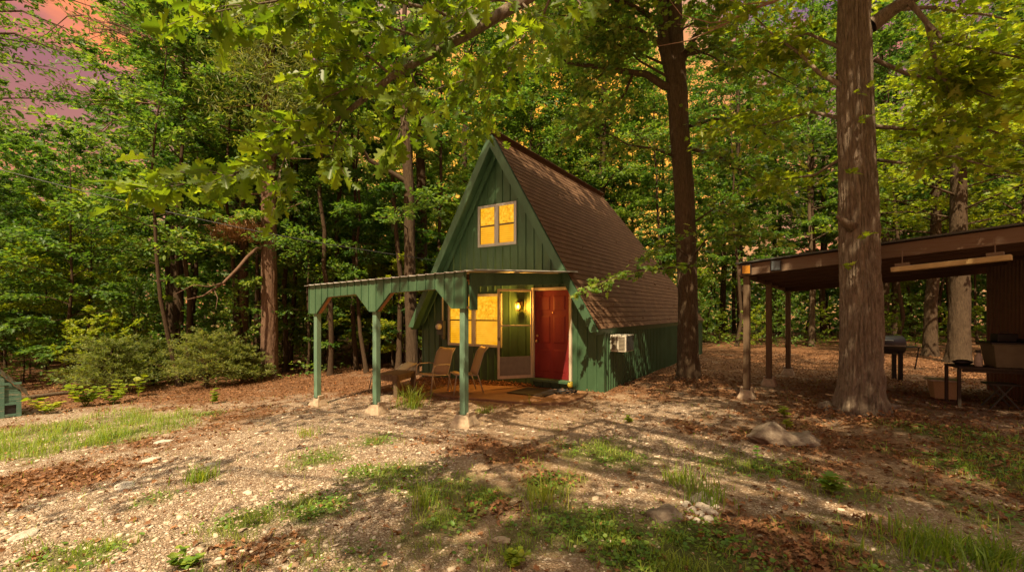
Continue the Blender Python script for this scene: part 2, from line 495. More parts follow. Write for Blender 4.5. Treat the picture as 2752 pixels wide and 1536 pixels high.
# ------------------------------------------------------------------ ground sheet
def axis(lo, hi, d0, d1, step, grow=1.12):
    a = list(np.arange(d0, d1 + 1e-6, step))
    s = step; p = d1
    while p < hi: s *= grow; p += s; a.append(p)
    s = step; p = d0; b = []
    while p > lo: s *= grow; p -= s; b.append(p)
    return np.array(b[::-1] + a)
xs = axis(-160, 160, -9, 9, 0.07)
ys = axis(-60, 180, 1.8, 12, 0.055)
X, Y = np.meshgrid(xs, ys)
def blob(X, Y, pts):
    r = np.zeros_like(X)
    for (px, py, rad) in pts:
        c = gp(px, py)
        r = np.maximum(r, np.exp(-(((X - c.x) ** 2 + (Y - c.y) ** 2) / rad ** 2) ** 1.2))
    return r
LITTER = [(1290,1190,.55),(1390,1220,.5),(1460,1290,.4),(1180,1180,.45),(2250,1190,.9),(2050,1180,.7),(2420,1130,1.2),(2650,1120,1.4),(2250,1270,.7),(2150,1100,1.4),
          (2600,1200,1.0),(2350,1310,.5),(2500,1300,.5),(1700,1020,1.3),(1950,1060,1.5),(1800,1060,1.0),(250,1270,.7),(60,1290,.7),(100,1330,.4),(560,1160,.8),(380,1190,.5),(480,1090,.8),(330,1090,.8),(180,1140,.6),(650,1110,.8),(60,1140,.6),
          (1850,1150,.5),(1330,1360,.4),(2000,1420,.5),(2120,1460,.5),(1250,1030,1.2),(2380,1420,.3),(700,1490,.3)]
GRASSB = [(870,1225,.45),(1000,1190,.4),(1090,1270,.5),(1180,1310,.4),(1620,1215,.5),(1080,1500,.6),(950,1500,.5),(2040,1250,.5),(1950,1255,.35),(1560,1410,.45),
          (2560,1440,.5),(2300,1330,.4),(1290,1330,.25),(650,1400,.35),(250,1480,.4),(420,1340,.25),(980,1270,.3),(1750,1490,.5),(1900,1460,.5),(2200,1430,.5),(2450,1500,.5),
          (2620,1180,.7),(2700,1260,.6),(2480,1160,.5),(1400,1450,.4),(2700,1400,.5),(2330,1500,.4),(1180,1400,.4),(1480,1300,.3),(830,1370,.3),(560,1110,.5),(1280,1500,.4)]
STRIP = [(0,1215,.7),(90,1200,.7),(180,1195,.7),(270,1180,.7),(350,1165,.7),(430,1150,.6),(300,1120,.6),(470,1120,.5),(210,1150,.6),(110,1155,.6),(380,1130,.6),(20,1170,.6)]
def masks(X, Y):
    n = fbm(X * .55, Y * .55, 3); n2 = fbm(X * 1.7, Y * 1.7, 11)
    # the wood floor: beyond the clearing
    edgeL = 9.6 + 0.10 * (X + 9) + (n2 - .5) * 1.6
    wood = 1 / (1 + np.exp(-(Y - np.where(X < -2.6, edgeL, 9.4)) * 2.2))
    wood = np.where(X > 2.5, np.maximum(wood, 1 / (1 + np.exp(-(X - 4.0 + (n2 - .5) * 3) * 1.4)) * 0.75), wood)
    lit = np.maximum(wood, blob(X, Y, LITTER) * 0.8)
    n4 = fbm(X * 4.5, Y * 4.5, 91, 3)
    lit = np.clip(lit * .9 + (n - .5) * .6 + (n2 - .5) * .7 + (n4 - .5) * .8, 0, 1)
    gr = np.maximum(blob(X, Y, GRASSB), blob(X, Y, STRIP))
    gr = np.clip(gr * .7 + (fbm(X * .9, Y * .9, 29) - .40) * 1.3 * np.clip((X + 3.2) / 1.5, 0.22, 1) * np.clip((6.8 - Y) / 2.5, .15, 1) + (n2 - .5) * .6 + (n4 - .5) * .5, 0, 1) * np.clip((10.5 - Y) / 2, 0, 1)
    soil = np.clip((fbm(X * .5 + 7, Y * .5, 53) - .5) * 2.0 + np.clip((X + 1.6) / 2.2, 0, 1) * .75, 0, 1)
    masks.soil = soil
    return lit, gr
Z = gz(X, Y) + (fbm(X * 1.1, Y * 1.1, 5) - .5) * .07 + (fbm(X * 6, Y * 6, 8, 3) - .5) * .022 * np.exp(-np.maximum(Y - 8, 0) / 6)
far = np.clip((np.hypot(X, Y) - 30) / 60, 0, 1)
Z += far * (fbm(X * .03, Y * .03, 77) - .5) * 3
ny, nx = X.shape
idx = np.arange(nx * ny).reshape(ny, nx)
quads = np.stack([idx[:-1, :-1], idx[:-1, 1:], idx[1:, 1:], idx[1:, :-1]], -1).reshape(-1, 4)
gm = np_mesh('ground', np.stack([X, Y, Z], -1).reshape(-1, 3), [quads])
lit, gr = masks(X, Y)
ca = gm.color_attributes.new('cover', 'FLOAT_COLOR', 'POINT')
ca.data.foreach_set('color', np.stack([lit, gr, masks.soil, np.ones_like(lit)], -1).astype(np.float32).ravel())
ground = link('ground', gm, M['ground'], None, True)
tag(ground, 'gravel and leaf covered yard ground', 'ground', kind='structure')

# ------------------------------------------------------------------ cabin
CX, CY = -0.29, 11.08
RZ = -math.atan2(0.5476, 0.8367)
U = Vector((0.8367, -0.5476, 0)); Dv = Vector((0.5476, 0.8367, 0))
def cab(u, d, z=0.0):
    return Vector((CX, CY, 0)) + U * u + Dv * d + Vector((0, 0, z))
def hz(px, py, d=0.0):
    """cabin-front coordinates (u, z) of a photograph pixel on the plane d"""
    r = (px - 1376) / FPX
    ox, oy = CX + Dv.x * d, CY + Dv.y * d
    h = (oy * r - ox) / (U.x - U.y * r)
    dep = oy + U.y * h
    return h, CZ + (HOR - py) / FPX * dep

cabin = empty('cabin', (CX, CY, 0), RZ, 'green A-frame cabin with steep brown shingle roof and red front door', 'cabin')
AP, EV, HW = 6.06, 1.35, 2.74
SL = (AP - EV) / HW
def roofz(u): return AP - abs(u) * SL
# front wall: steel panel with standing ribs
b = MB(); W = 2.68
cut = 0.16
def wallz(u): return min(roofz(u) - cut, 6)
poly = [(-W, -.45), (W, -.45), (W, wallz(W)), (0.0, wallz(0)), (-W, wallz(W))]
b.prism(poly, 0.0, 0.1)
u = -W + .04
i = 0
while u < W:
    zt = wallz(u) - .03
    for (z0, z1) in ((-.4, zt),):
        # leave openings for window, porch window and door
        segs = [(z0, z1)]
        def carve(segs, a, c):
            o = []
            for s, e in segs:
                if e <= a or s >= c: o.append((s, e))
                else:
                    if s < a: o.append((s, a))
                    if e > c: o.append((c, e))
            return o
        if -.70 < u < .53: segs = carve(segs, 3.30, 4.42)
        if -1.72 < u < .12: segs = carve(segs, .78, 2.2)
        if .92 < u < 1.98: segs = carve(segs, .1, 2.26)
        for s, e in segs:
            if e - s > .03:
                b.add([(u-.018,0,s),(u-.009,-.022,s),(u+.009,-.022,s),(u+.018,0,s),(u-.018,0,e),(u-.009,-.022,e),(u+.009,-.022,e),(u+.018,0,e)],
                      [(0,1,5,4),(1,2,6,5),(2,3,7,6),(4,5,6,7),(3,2,1,0)])
    u += .225; i += 1
b.build('front_wall', M['green'], cabin)
LEN = 11.0
def ribbed(mb, ucoord, sgn, y0, y1, z0, z1, pitch=.15, depth=.03):
    prof = []; y = y0
    while y < y1:
        prof += [(y, 0), (y + pitch * .5, 0), (y + pitch * .62, depth), (y + pitch * .88, depth)]
        y += pitch
    prof.append((y1, 0))
    vs = []; fs = []
    for yy, dd in prof:
        vs += [(ucoord + sgn * dd, yy, z0), (ucoord + sgn * dd, yy, z1)]
    for j in range(len(prof) - 1):
        f = (2*j, 2*j+2, 2*j+3, 2*j+1)
        fs.append(f if sgn > 0 else f[::-1])
    mb.add(vs, fs)
b = MB(); b.bx(W - .1, W, .1, LEN, -.6, EV - .02); ribbed(b, W + .003, 1, 0.12, LEN, -.6, EV - .02)
b.bx(W - .02, W + .035, -.004, .12, -.5, EV + .02)
b.build('side_wall', M['green'], cabin)
b = MB(); b.bx(-W, -W + .1, .1, LEN, -.9, EV - .02); ribbed(b, -W - .003, -1, 0.12, LEN, -.9, EV - .02)
b.build('side_wall', M['green'], cabin)
b = MB(); b.bx(-W + .11, W - .11, LEN - .1, LEN - .002, -.7, EV - .03)
b.build('back_wall', M['green'], cabin)
# roof: real shingle courses on both slopes, hipped at the back
F0, R1, E1 = -0.40, 6.45, 11.2
def roof_mesh():
    b = MB(); uvs = []
    n = 39; slope = math.hypot(HW, AP - EV)
    for sgn in (1, -1):
        for j in range(n):
            s0, s1 = j / n, (j + 1) / n
            lift0, lift1 = 0.004, 0.013
            nx_, nz_ = sgn * (AP - EV) / slope, HW / slope
            def P(s, t, li): return (sgn * HW * s + nx_ * li, t, AP - (AP - EV) * s + nz_ * li)
            t0, t1 = R1 + (E1 - R1) * s0, R1 + (E1 - R1) * s1
            a, c_, d_, e_ = P(s0, F0, lift0), P(s0, t0, lift0), P(s1, t1, lift1), P(s1, F0, lift1)
            a2, c2 = P(s1, F0, lift0), P(s1, t1, lift0)
            vs = [a, c_, d_, e_, a2, c2]
            f1 = (3, 2, 1, 0); f2 = (4, 5, 2, 3)
            if sgn < 0: f1 = f1[::-1]; f2 = f2[::-1]
            b.add(vs, [f1, f2])
            q = {0: (F0, s0*slope), 1: (t0, s0*slope), 2: (t1, s1*slope), 3: (F0, s1*slope), 4: (F0, s1*slope), 5: (t1, s1*slope)}
            for f in (f1, f2): uvs += [q[i] for i in f]
    # hip at the back
    hs = math.hypot(E1 - R1, AP - EV)
    for j in range(n):
        s0, s1 = j / n, (j + 1) / n
        y0, y1 = R1 + (E1 - R1) * s0, R1 + (E1 - R1) * s1
        vs = [(HW*s0, y0, AP-(AP-EV)*s0), (-HW*s0, y0, AP-(AP-EV)*s0), (-HW*s1, y1+.01, AP-(AP-EV)*s1+.014), (HW*s1, y1+.01, AP-(AP-EV)*s1+.014)]
        b.add(vs, [(3, 0, 1, 2)])
        uvs += [(HW*s1, s1*hs), (HW*s0, s0*hs), (-HW*s0, s0*hs), (-HW*s1, s1*hs)]
    o = b.build('roof', M['shingle'], cabin)
    ul = o.data.uv_layers.new(name='UVMap')
    ul.data.foreach_set('uv', np.array(uvs, np.float32).ravel())
    return o
roof = roof_mesh()
b = MB()   # roof deck under the shingles
for s in (1, -1):
    vs = []
    for (uu, zz) in ((0, AP), (HW, EV)):
        for t_ in (F0 + .01, (R1 if uu == 0 else E1) - .05):
            vs += [(s*uu, t_, zz - .005), (s*uu*.985, t_, zz - .13)]
    b.add(vs, [(0,2,6,4), (1,5,7,3), (0,4,5,1), (4,6,7,5), (2,3,7,6), (0,1,3,2)])
b.build('soffit', M['green'], cabin)
b = MB(); b.bar((0, F0 - .10, AP + .03), (0, R1 + .05, AP + .03), .05, .03)
for s in (1, -1): b.bar((s * .07, F0 - .08, AP - .07), (s * .07, R1 + .05, AP - .07), .012, .2, (s * 1, 0, .55))
b.build('ridge_cap', M['shingle'], roof)
for s in (1, -1):
    b = MB()
    b.prism([(0.0, AP - .02), (s * (HW + .02), EV - .055), (s * (HW - .155), EV - .075), (0.0, AP - .40)][::s], F0 - .045, F0)
    b.build('rake_board', M['green_trim'], cabin, bevel=.004)
    b = MB()
    b.prism([(0.0, AP - .22), (s * (HW - .1), EV - .03), (s * (HW - .22), EV - .03), (0.0, AP - .46)][::s], -.13, -.09)
    b.build('inner_rake_board', M['green'], cabin, bevel=.004)

def window(u0, u1, z0, z1, name='window', y=0.0, bl=True):
    f = MB(); w_ = .065
    um = (u0 + u1) / 2; zm = (z0 + z1) / 2
    f.bx(u0, u0 + w_, y - .05, y - .002, z0, z1); f.bx(u1 - w_, u1, y - .05, y - .002, z0, z1)
    f.bx(u0 + w_, u1 - w_, y - .05, y - .002, z1 - w_, z1); f.bx(u0 + w_, u1 - w_, y - .05, y - .002, z0, z0 + w_)
    f.bx(um - .06, um + .06, y - .048, y - .002, z0 + w_, z1 - w_)
    win = f.build(name, M['greyframe'], cabin, bevel=.004)
    for a, c in ((u0 + w_, um - .06), (um + .06, u1 - w_)):
        r = MB()
        r.bx(a, c, y - .04, y - .004, zm - .018, zm + .018)
        r.bx(a, a + .014, y - .035, y - .004, z0 + w_, z1 - w_); r.bx(c - .014, c, y - .035, y - .004, z0 + w_, z1 - w_)
        r.build('sash', M['oldwood'], win)
        p = MB(); p.bx(a + .014, c - .014, y - .022, y - .012, z0 + w_, zm - .018); p.build('pane', M['lit_low'], win)
        p = MB(); p.bx(a + .014, c - .014, y - .026, y - .016, zm + .018, z1 - w_); p.build('pane', M['lit'], win)
    return win
window(-.668, .498, 3.345, 4.385)
g0 = hz(1220, 926)
window(-1.68, .06, .82, 2.16)
# red door with six raised panels
b = MB(); b.bx(1.0, 1.9, -.012, .05, .17, 2.2)
def raised(mb, x0, x1, z0, z1, y):
    mb.add([(x0,y,z0),(x1,y,z0),(x1,y,z1),(x0,y,z1),(x0+.03,y-.006,z0+.03),(x1-.03,y-.006,z0+.03),(x1-.03,y-.006,z1-.03),(x0+.03,y-.006,z1-.03)],
           [(4,5,6,7),(0,1,5,4),(1,2,6,5),(2,3,7,6),(3,0,4,7)])
for (z0, z1) in ((.32, .85), (.98, 1.62), (1.74, 2.08)):
    for (x0, x1) in ((1.1, 1.41), (1.49, 1.8)):
        raised(b, x0, x1, z0, z1, -.0125)
door = b.build('front_door', M['red'], cabin, bevel=.003)
b = MB(); b.tube([(1.07, -.014, 1.02), (1.07, -.06, 1.02)], [.03, .014], 12); b.tube([(1.07, -.055, 1.02), (1.07, -.07, 1.02), (1.07, -.09, 1.02)], [.018, .032, .02], 12)
b.build('door_knob', M['brass'], door, True)
b = MB(); b.tube([(1.07, -.014, 1.15), (1.07, -.035, 1.15)], .026, 12); b.build('deadbolt', M['brass'], door, True)
b = MB(); b.tube([(1.47, -.013, 1.69), (1.47, -.022, 1.69)], .012, 10); b.build('peephole', M['brass'], door, True)
b = MB(); b.bx(.93, .995, -.06, -.001, .13, 2.27); b.bx(1.905, 1.965, -.06, -.001, .05, 2.27); b.bx(.995, 1.905, -.06, -.001, 2.205, 2.27)
b.build('door_frame', M['cream'], cabin, bevel=.005)
b = MB(); b.bx(.94, 1.98, -.16, -.002, .10, .165); b.build('door_sill', M['green_trim'], cabin, bevel=.006)
# storm door swung open
sd_ = empty('storm_door', (.97, -.075, 0)); sd_.parent = cabin
hin = cab(.97, -.075); fre = np.array(at(1337, 782, 10.2))
v_ = Vector((fre[0] - hin.x, fre[1] - hin.y, 0)); ang = math.atan2(v_.y, v_.x) - RZ
sd_.rotation_euler = (0, 0, ang)
wS, z0, z1 = v_.length, .17, 2.23
b = MB(); fr = .05
b.bx(0, fr, -.014, .014, z0, z1); b.bx(wS - fr, wS, -.014, .014, z0, z1)
b.bx(fr, wS - fr, -.014, .014, z1 - fr, z1); b.bx(fr, wS - fr, -.014, .014, z0, z0 + .07)
b.bx(fr, wS - fr, -.012, .012, 1.375, 1.405)
b.build('storm_frame', M['cream'], sd_, bevel=.003)
b = MB(); b.bx(fr, wS - fr, -.004, .004, z0 + .07, .66); b.bx(fr, wS - fr, -.009, .009, .66, .675); b.build('kick_panel', mat_plain('dull_kick_plate', (.2, .185, .15), .5, .5), sd_)
b = MB(); b.bx(fr, wS - fr, -.002, .002, .675, 1.375); b.bx(fr, wS - fr, -.002, .002, 1.405, z1 - fr); b.build('storm_glass', M['glass'], sd_)
b = MB()
for s in (1, -1):
    b.tube([(wS - .025, s * .014, 1.08), (wS - .025, s * .05, 1.08)], .012, 8); b.tube([(wS - .025, s * .05, 1.05), (wS - .02, s * .055, 1.13)], .012, 8)
b.build('latch_handle', M['black'], sd_)

# wall lamp (seen through the storm door glass)
lu, lz = hz(1402, 822)
lamp = empty('wall_lamp', cab(lu, -.02, lz), RZ, 'lit amber lantern on the green wall beside the red door', 'lamp')
b = MB(); b.bx(-.05, .05, -.02, .0, .0, .16); b.tube([(0, -.01, .12), (0, -.07, .17), (0, -.12, .155), (0, -.12, .12)], .01, 8)
b.build('bracket', M['black'], lamp, bevel=.004)
b = MB(); b.lathe([(.02, .135), (.075, .09), (.08, .085)], 12, (0, -.12, 0)); b.lathe([(.05, -.125), (.06, -.115), (.06, -.1)], 12, (0, -.12, 0))
for kx in range(4):
    an = math.pi / 4 + kx * math.pi / 2
    b.bar((.056 * math.cos(an), -.12 + .056 * math.sin(an), -.1), (.066 * math.cos(an), -.12 + .066 * math.sin(an), .09), .008, .008)
b.build('lantern_cap', M['black'], lamp)
b = MB(); b.lathe([(.05, -.098), (.06, .084)], 16, (0, -.12, 0)); b.build('lamp_glass', M['lampglass'], lamp, True)
b = MB(); b.lathe([(.012, -.075), (.032, -.04), (.036, -.005), (.02, .04), (.013, .06)], 12, (0, -.12, 0)); b.build('bulb', M['bulb'], lamp, True)
ld = bpy.data.lights.new('lamp_light', 'POINT'); ld.energy = 70; ld.color = (1, .47, .09); ld.shadow_soft_size = .05
lo = bpy.data.objects.new('lamp_light', ld); COL.objects.link(lo); lo.location = cab(lu, -.22, lz - .02)

# electric meter and conduit
mu, mz = hz(1192, 879)
met = empty('electric_meter', cab(mu, -.023, mz), RZ, 'grey electric meter box with tall conduit beside the porch window', 'meter')
b = MB(); b.bx(-.12, .12, -.12, .0, -.2, .18); b.bx(.02, .11, -.1, .0, -.32, -.2); b.build('meter_box', M['darkgrey'], met, bevel=.01)
b = MB(); b.tube([(-.02, -.12, .02), (-.02, -.15, .02)], .085, 20); b.tube([(-.02, -.15, .02), (-.02, -.2, .02), (-.02, -.225, .02)], [.075, .07, .04], 20); b.build('meter_dial', M['white'], met, True)
b = MB(); b.tube([(.03, -.05, .18), (.03, -.05, 1.75)], .024, 10); b.tube([(.03, -.05, 1.75), (.03, -.09, 1.85), (.03, -.14, 1.8)], [.028, .04, .03], 10); b.build('conduit', M['greyframe'], met, True)
b = MB(); b.tube([(-.1, -.03, -.2), (-.11, -.03, -.6), (-.13, -.03, -1.35)], .01, 6); b.build('ground_cable', M['black'], met)

# window air conditioner in the side wall
pa = Vector(at(1568, 927, 9.9))
acx = W + .03
tt = (pa.x - CX - U.x * acx) / Dv.x
ac = empty('air_conditioner', cab(acx, .62, .0), RZ, 'cream window air conditioner jutting from the green side wall', 'air conditioner')
b = MB(); b.bx(.0, .36, -.26, .26, .83, 1.2); body = b.build('housing', M['white'], ac, bevel=.012)
b = MB()
for s in range(14): b.bx(.361, .372, -.23, .23, .855 + s * .024, .862 + s * .024)
for s in range(9): b.bx(.36, .373, -.23 + s * .057, -.222 + s * .057, .85, 1.18)
b.build('rear_grille', M['darkgrey'], ac)
b = MB()
for a, c in ((.03, .16), (.2, .33)):
    b.bx(a, c, -.268, -.261, .87, 1.16)
b.build('side_vent', M['darkgrey'], ac)
b = MB()
for a, c in ((.03, .16), (.2, .33)):
    for s in range(10): b.bx(a + .005, c - .005, -.278, -.269, .88 + s * .029, .892 + s * .029)
b.build('louvre', M['tanframe'], ac)

# porch canopy
pd = -3.587; pu = 1.786
pus = [pu, pu - 2.077, pu - 3.896]
porch = empty('porch_canopy', cab(0, pd, 0), RZ, 'green porch canopy on three posts with notched front boards', 'porch')
L0 = pus[2] - .16; R0 = pu + .10
zf = 2.33
def zt(u_): return zf + .022 * (u_ - pu)
b = MB(); th = .05
pts = [(L0, zt(L0)), (R0, zt(R0))]
lo_ = []
zb = lambda u_: zt(u_) - .24
zl = lambda u_: zt(u_) - .57
lo_ += [(R0, zl(R0)), (R0 - .28, zl(R0)), (R0 - .62, zb(R0 - .62))]
m = pus[1]
lo_ += [(m + .46, zb(m)), (m + .09, zl(m)), (m - .09, zl(m)), (m - .46, zb(m))]
lo_ += [(L0 + .62, zb(L0)), (L0 + .26, zl(L0)), (L0, zl(L0))]
b.prism([(x, z) for x, z in pts + lo_], -.10, -.06)
u = L0 + .03
while u < R0 - .02:
    # bottom of the board at this u
    def bot(u_):
        pl = lo_
        for j in range(len(pl) - 1):
            (xa, za), (xb, zb_) = pl[j], pl[j + 1]
            if min(xa, xb) <= u_ <= max(xa, xb) and abs(xa - xb) > 1e-6:
                return za + (zb_ - za) * (u_ - xa) / (xb - xa)
        return zt(u_) - .3
    b.bx(u - .009, u + .009, -.115, -.0995, bot(u) + .012, zt(u) - .005)
    u += .205
b.build('fascia_board', M['green_trim'], porch)
# trim strip along the notches (bare pine edges behind)
b = MB()
for j in range(len(lo_) - 1):
    (xa, za), (xb, zb_) = lo_[j], lo_[j + 1]
    b.bar((xa, -.02, za + .02), (xb, -.02, zb_ + .02), .075, .035, (0, 0, 1) if abs(xa - xb) > 1e-3 else (1, 0, 0))
b.build('notch_trim', M['pine_wood'], porch)
zr = lambda d_: 2.36 + .22 * (d_ / 3.587)
b = MB()
b.prism([(0, 2.33), (3.45, 2.55), (3.45, 2.33), (.17, 2.12), (.17, 1.74), (0, 1.74)], R0, R0 + .04)
o = b
o.V = [(y, x, z) for (x, y, z) in o.V]   # turn the panel to run back to the wall
o.F = [f[::-1] for f in o.F]
o.build('side_fascia', M['green_trim'], porch, bevel=.004)
b = MB()
b.prism([(0, 2.24), (3.45, 2.5), (3.45, 2.3), (.3, 2.0), (.3, 1.68), (0, 1.68)], L0, L0 + .04)
b.V = [(y, x, z) for (x, y, z) in b.V]; b.F = [f[::-1] for f in b.F]
b.build('side_fascia', M['green_trim'], porch, bevel=.004)
# corrugated roof
b = MB()
prof = []
u = L0 - .06
while u < R0 + .1:
    prof += [(u, 0), (u + .135, 0), (u + .145, .014), (u + .175, .014), (u + .185, 0)]
    u += .205
vs = []; fs = []
for (uu, hh) in prof:
    base = .022 * (uu - pu)
    vs += [(uu, -.16, 2.338 + base + hh), (uu, 3.46, 2.575 + base + hh), (uu, -.16, 2.332 + base + hh), (uu, 3.46, 2.569 + base + hh)]
for j in range(len(prof) - 1):
    a = 4 * j
    fs += [(a, a+4, a+5, a+1), (a+2, a+3, a+7, a+6), (a, a+2, a+6, a+4)]
b.add(vs, fs); b.build('porch_roof', M['galv'], porch)
b = MB()
for j in range(5):
    d_ = .15 + j * .78
    b.bar((L0 + .05, d_, 2.19 + .068 * d_), (R0 - .01, d_, 2.265 + .068 * d_), .09, .09)
b.build('purlin', M['pine_wood'], porch)
for u_ in pus:
    g = float(gz(*cab(u_, pd).xy))
    b = MB(); b.bx(u_ - .052, u_ + .052, -.055, .05, g + .17, 2.2); b.build('post', M['green_sunlit'], porch, bevel=.008)

def footing(x, y, rz, label, grp, sc=1.0):
    g = float(gz(x, y))
    rr = random.Random(int(x * 1000))
    b = MB()
    a, c, h_ = .15 * sc, .095 * sc, .19
    vs = []
    for z, r in ((-.12, a * 1.05), (.04, a), (h_, c)):
        for sx_, sy_ in ((-1,-1),(0,-1.05),(1,-1),(1.05,0),(1,1),(0,1.05),(-1,1),(-1.05,0)):
            vs.append((sx_ * r * rr.uniform(.93, 1.07), sy_ * r * rr.uniform(.93, 1.07), z + rr.uniform(-.015, .015)))
    fs = [tuple(range(7, -1, -1)), tuple(range(16, 24))]
    for q in range(2):
        fs += [(q*8+i_, q*8+(i_+1) % 8, q*8+8+(i_+1) % 8, q*8+8+i_) for i_ in range(8)]
    b.add(vs, fs)
    # the lugs that hold the post
    for sx_ in (-1, 1):
        b.bx(sx_ * c - .03 if sx_ > 0 else -c - .012, c + .012 if sx_ > 0 else -c + .03, -c * .85, c * .85, h_ - .04, h_ + .05)
    o = b.build('footing_block', M['concrete'], None, bevel=.015)
    o.location = (x, y, g - .02); o.rotation_euler = (0, 0, rz)
    tag(o, label, 'concrete block', grp)
    return o
labs = ['pale concrete footing block under the right porch post nearest the camera', 'pale concrete footing block under the middle porch post', 'small concrete footing block under the far left porch post']
for u_, lb, sc_ in zip(pus, labs, (1.15, 1.1, .9)):
    p = cab(u_, pd + .015); footing(p.x, p.y, RZ + .15, lb, 'concrete blocks under the porch posts', sc_)

# patio slab and door mat
b = MB()
ol = [(-.9,-1.55),(-.5,-1.8),(.3,-1.92),(1.2,-1.9),(2.1,-1.85),(2.55,-1.5),(2.6,-.9),(2.5,-.35),(1.0,-.3),(-.6,-.5),(-.95,-.9)]
vs = []
for zz in (-.1, None):
    for (x, y) in ol:
        p = cab(x, y); vs.append((x, y, float(gz(p.x, p.y)) + (.045 if zz is None else -.1)))
n = len(ol)
b.add(vs, [tuple(range(n - 1, -1, -1)), tuple(range(n, 2 * n))] + [(i, (i+1) % n, n + (i+1) % n, n + i) for i in range(n)])
o = b.build('patio_slab', M['slab'], None, bevel=.012)
o.location = (CX, CY, 0); o.rotation_euler = (0, 0, RZ); tag(o, 'brown stained patio slab under the porch', 'patio', kind='structure')
b = MB(); q = [(1.0,-1.2),(1.95,-1.25),(1.98,-.5),(1.05,-.45)]
vs = []
for dz in (.05, .068):
    for x, y in q:
        p = cab(x, y); vs.append((x, y, float(gz(p.x, p.y)) + dz))
b.add(vs, [(3,2,1,0),(4,5,6,7),(0,1,5,4),(1,2,6,5),(2,3,7,6),(3,0,4,7)])
o = b.build('door_mat', M['black'], None, bevel=.004); o.location = (CX, CY, 0); o.rotation_euler = (0, 0, RZ)
tag(o, 'black rubber mat on the slab at the red door', 'door mat')
hp = cab(2.15, -.75)
b = MB(); ring = []
for i in range(90):
    a = i / 90 * 2 * math.pi * 3.2; r = .16 + .025 * math.sin(i * .7) + .02 * (i / 90)
    ring.append((r * 1.25 * math.cos(a), r * math.sin(a), .02 + .018 * (i / 30) + .008 * math.sin(i)))
b.tube(ring, .011, 6)
o = b.build('garden_hose', M['black'], None, True); o.location = (hp.x, hp.y, float(gz(hp.x, hp.y)) + .04)
tag(o, 'coiled black hose lying beside the door mat', 'hose')
wp = cab(1.94, -.08)
b = MB(); b.lathe([(.03, .0), (.06, .02), (.065, .1), (.05, .13)], 10); o = b.build('yellow_lamp_cap', mat_plain('yellow_plastic', (.5, .4, .05), .5), None, True)
o.name = 'yellow_cap'; o.location = (wp.x, wp.y - .03, .03); tag(o, 'small yellow cap at the foot of the door frame', 'cap')

# ------------------------------------------------------------------ porch furniture
def sling(mb, prof, w0, th=.012):
    """profile of (y, z, half width) points turned into a thin curved sheet"""
    vs = []; n = len(prof)
    for (y, z, hw) in prof:
        for f in (-1, -.5, 0, .5, 1): vs.append((f * hw, y + .012 * (1 - f * f), z - .012 * (1 - f * f)))
    for (y, z, hw) in prof:
        for f in (-1, -.5, 0, .5, 1): vs.append((f * hw, y + .012 * (1 - f * f) + th * .7, z - .012 * (1 - f * f) - th * .7))
    fs = []; m_ = n * 5
    for i in range(n - 1):
        for j in range(4):
            a = i * 5 + j
            fs += [(a, a+1, a+6, a+5), (m_+a, m_+a+5, m_+a+6, m_+a+1)]
        fs += [(i*5, i*5+5, m_+i*5+5, m_+i*5), (i*5+4, m_+i*5+4, m_+i*5+9, i*5+9)]
    fs += [(0, m_, m_+1, 1), (1, m_+1, m_+2, 2), (2, m_+2, m_+3, 3), (3, m_+3, m_+4, 4)]
    e = (n - 1) * 5
    fs += [(e+j, e+j+1, m_+e+j+1, m_+e+j) for j in range(4)]
    mb.add(vs, fs)
def chair(loc, fwd, label, arms=True, low=False):
    rz = math.atan2(fwd[1], fwd[0]) + math.pi / 2
    ch = empty('patio_chair', loc, rz, label, 'chair', 'sling chairs on the porch')
    s = .30 if low else .42
    bt = .62 if low else .99
    rec = .34 if low else .14
    hw = .255
    b = MB(); sling(b, [(-.27, s + .0, hw), (-.2, s + .02, hw), (.0, s - .01, hw), (.17, s - .03, hw)], hw); b.build('seat', M['tan'], ch, True)
    b = MB()
    sling(b, [(.18, s - .01, hw*.96), (.2, s + .06, hw), (.22 + rec * .35, s + (bt - s) * .4, hw), (.23 + rec * .8, s + (bt - s) * .8, hw * .98), (.25 + rec * 1.05, s + (bt - s) * .95, hw * .95), (.29 + rec * 1.2, bt, hw * .88)], hw)
    b.build('backrest', M['tan'], ch, True)
    fr = MB()
    for sx_ in (-1, 1):
        x = sx_ * (hw + .012)
        fr.tube([(x, -.28, s), (x, .0, s - .015), (x, .19, s - .03), (x, .22 + rec * .35, s + (bt - s) * .4), (x * .98, .23 + rec * .8, s + (bt - s) * .8), (x * .92, .28 + rec * 1.2, bt)], .012, 8)
    fr.tube([(-hw, -.28, s), (hw, -.28, s)], .012, 8); fr.tube([(-hw, .16, s - .03), (hw, .16, s - .03)], .012, 8)
    fr.build('frame', M['tanframe'], ch, True)
    for sx_ in (-1, 1):
        x = sx_ * (hw + .03)
        b = MB(); b.tube([(x * 1.03, -.33, 0), (x, -.27, s), ] + ([] if not arms else [(x, -.25, s + .17), (x, -.2, s + .215)]), .014, 8); b.build('leg', M['tanframe'], ch, True)
        b = MB(); b.tube([(x * 1.03, .33, 0), (x, .2, s - .02)], .014, 8); b.build('leg', M['tanframe'], ch, True)
        if arms:
            b = MB(); b.tube([(x, -.2, s + .215), (x, -.1, s + .225), (x, .12, s + .215), (x * .97, .24, s + .2)], .014, 8); b.build('armrest', M['tanframe'], ch, True)
    return ch
def gpt(x, y, dz=0.0): return (x, y, float(gz(x, y)) + dz)
chair(gpt(-1.80, 10.22, .02), (-.62, -.78), 'tan high-backed sling chair with armrests against the green wall', True)
chair(gpt(-1.03, 9.86, .05), (-.93, -.36), 'amber lit armless sling chair under the lit window, behind the near post', False)
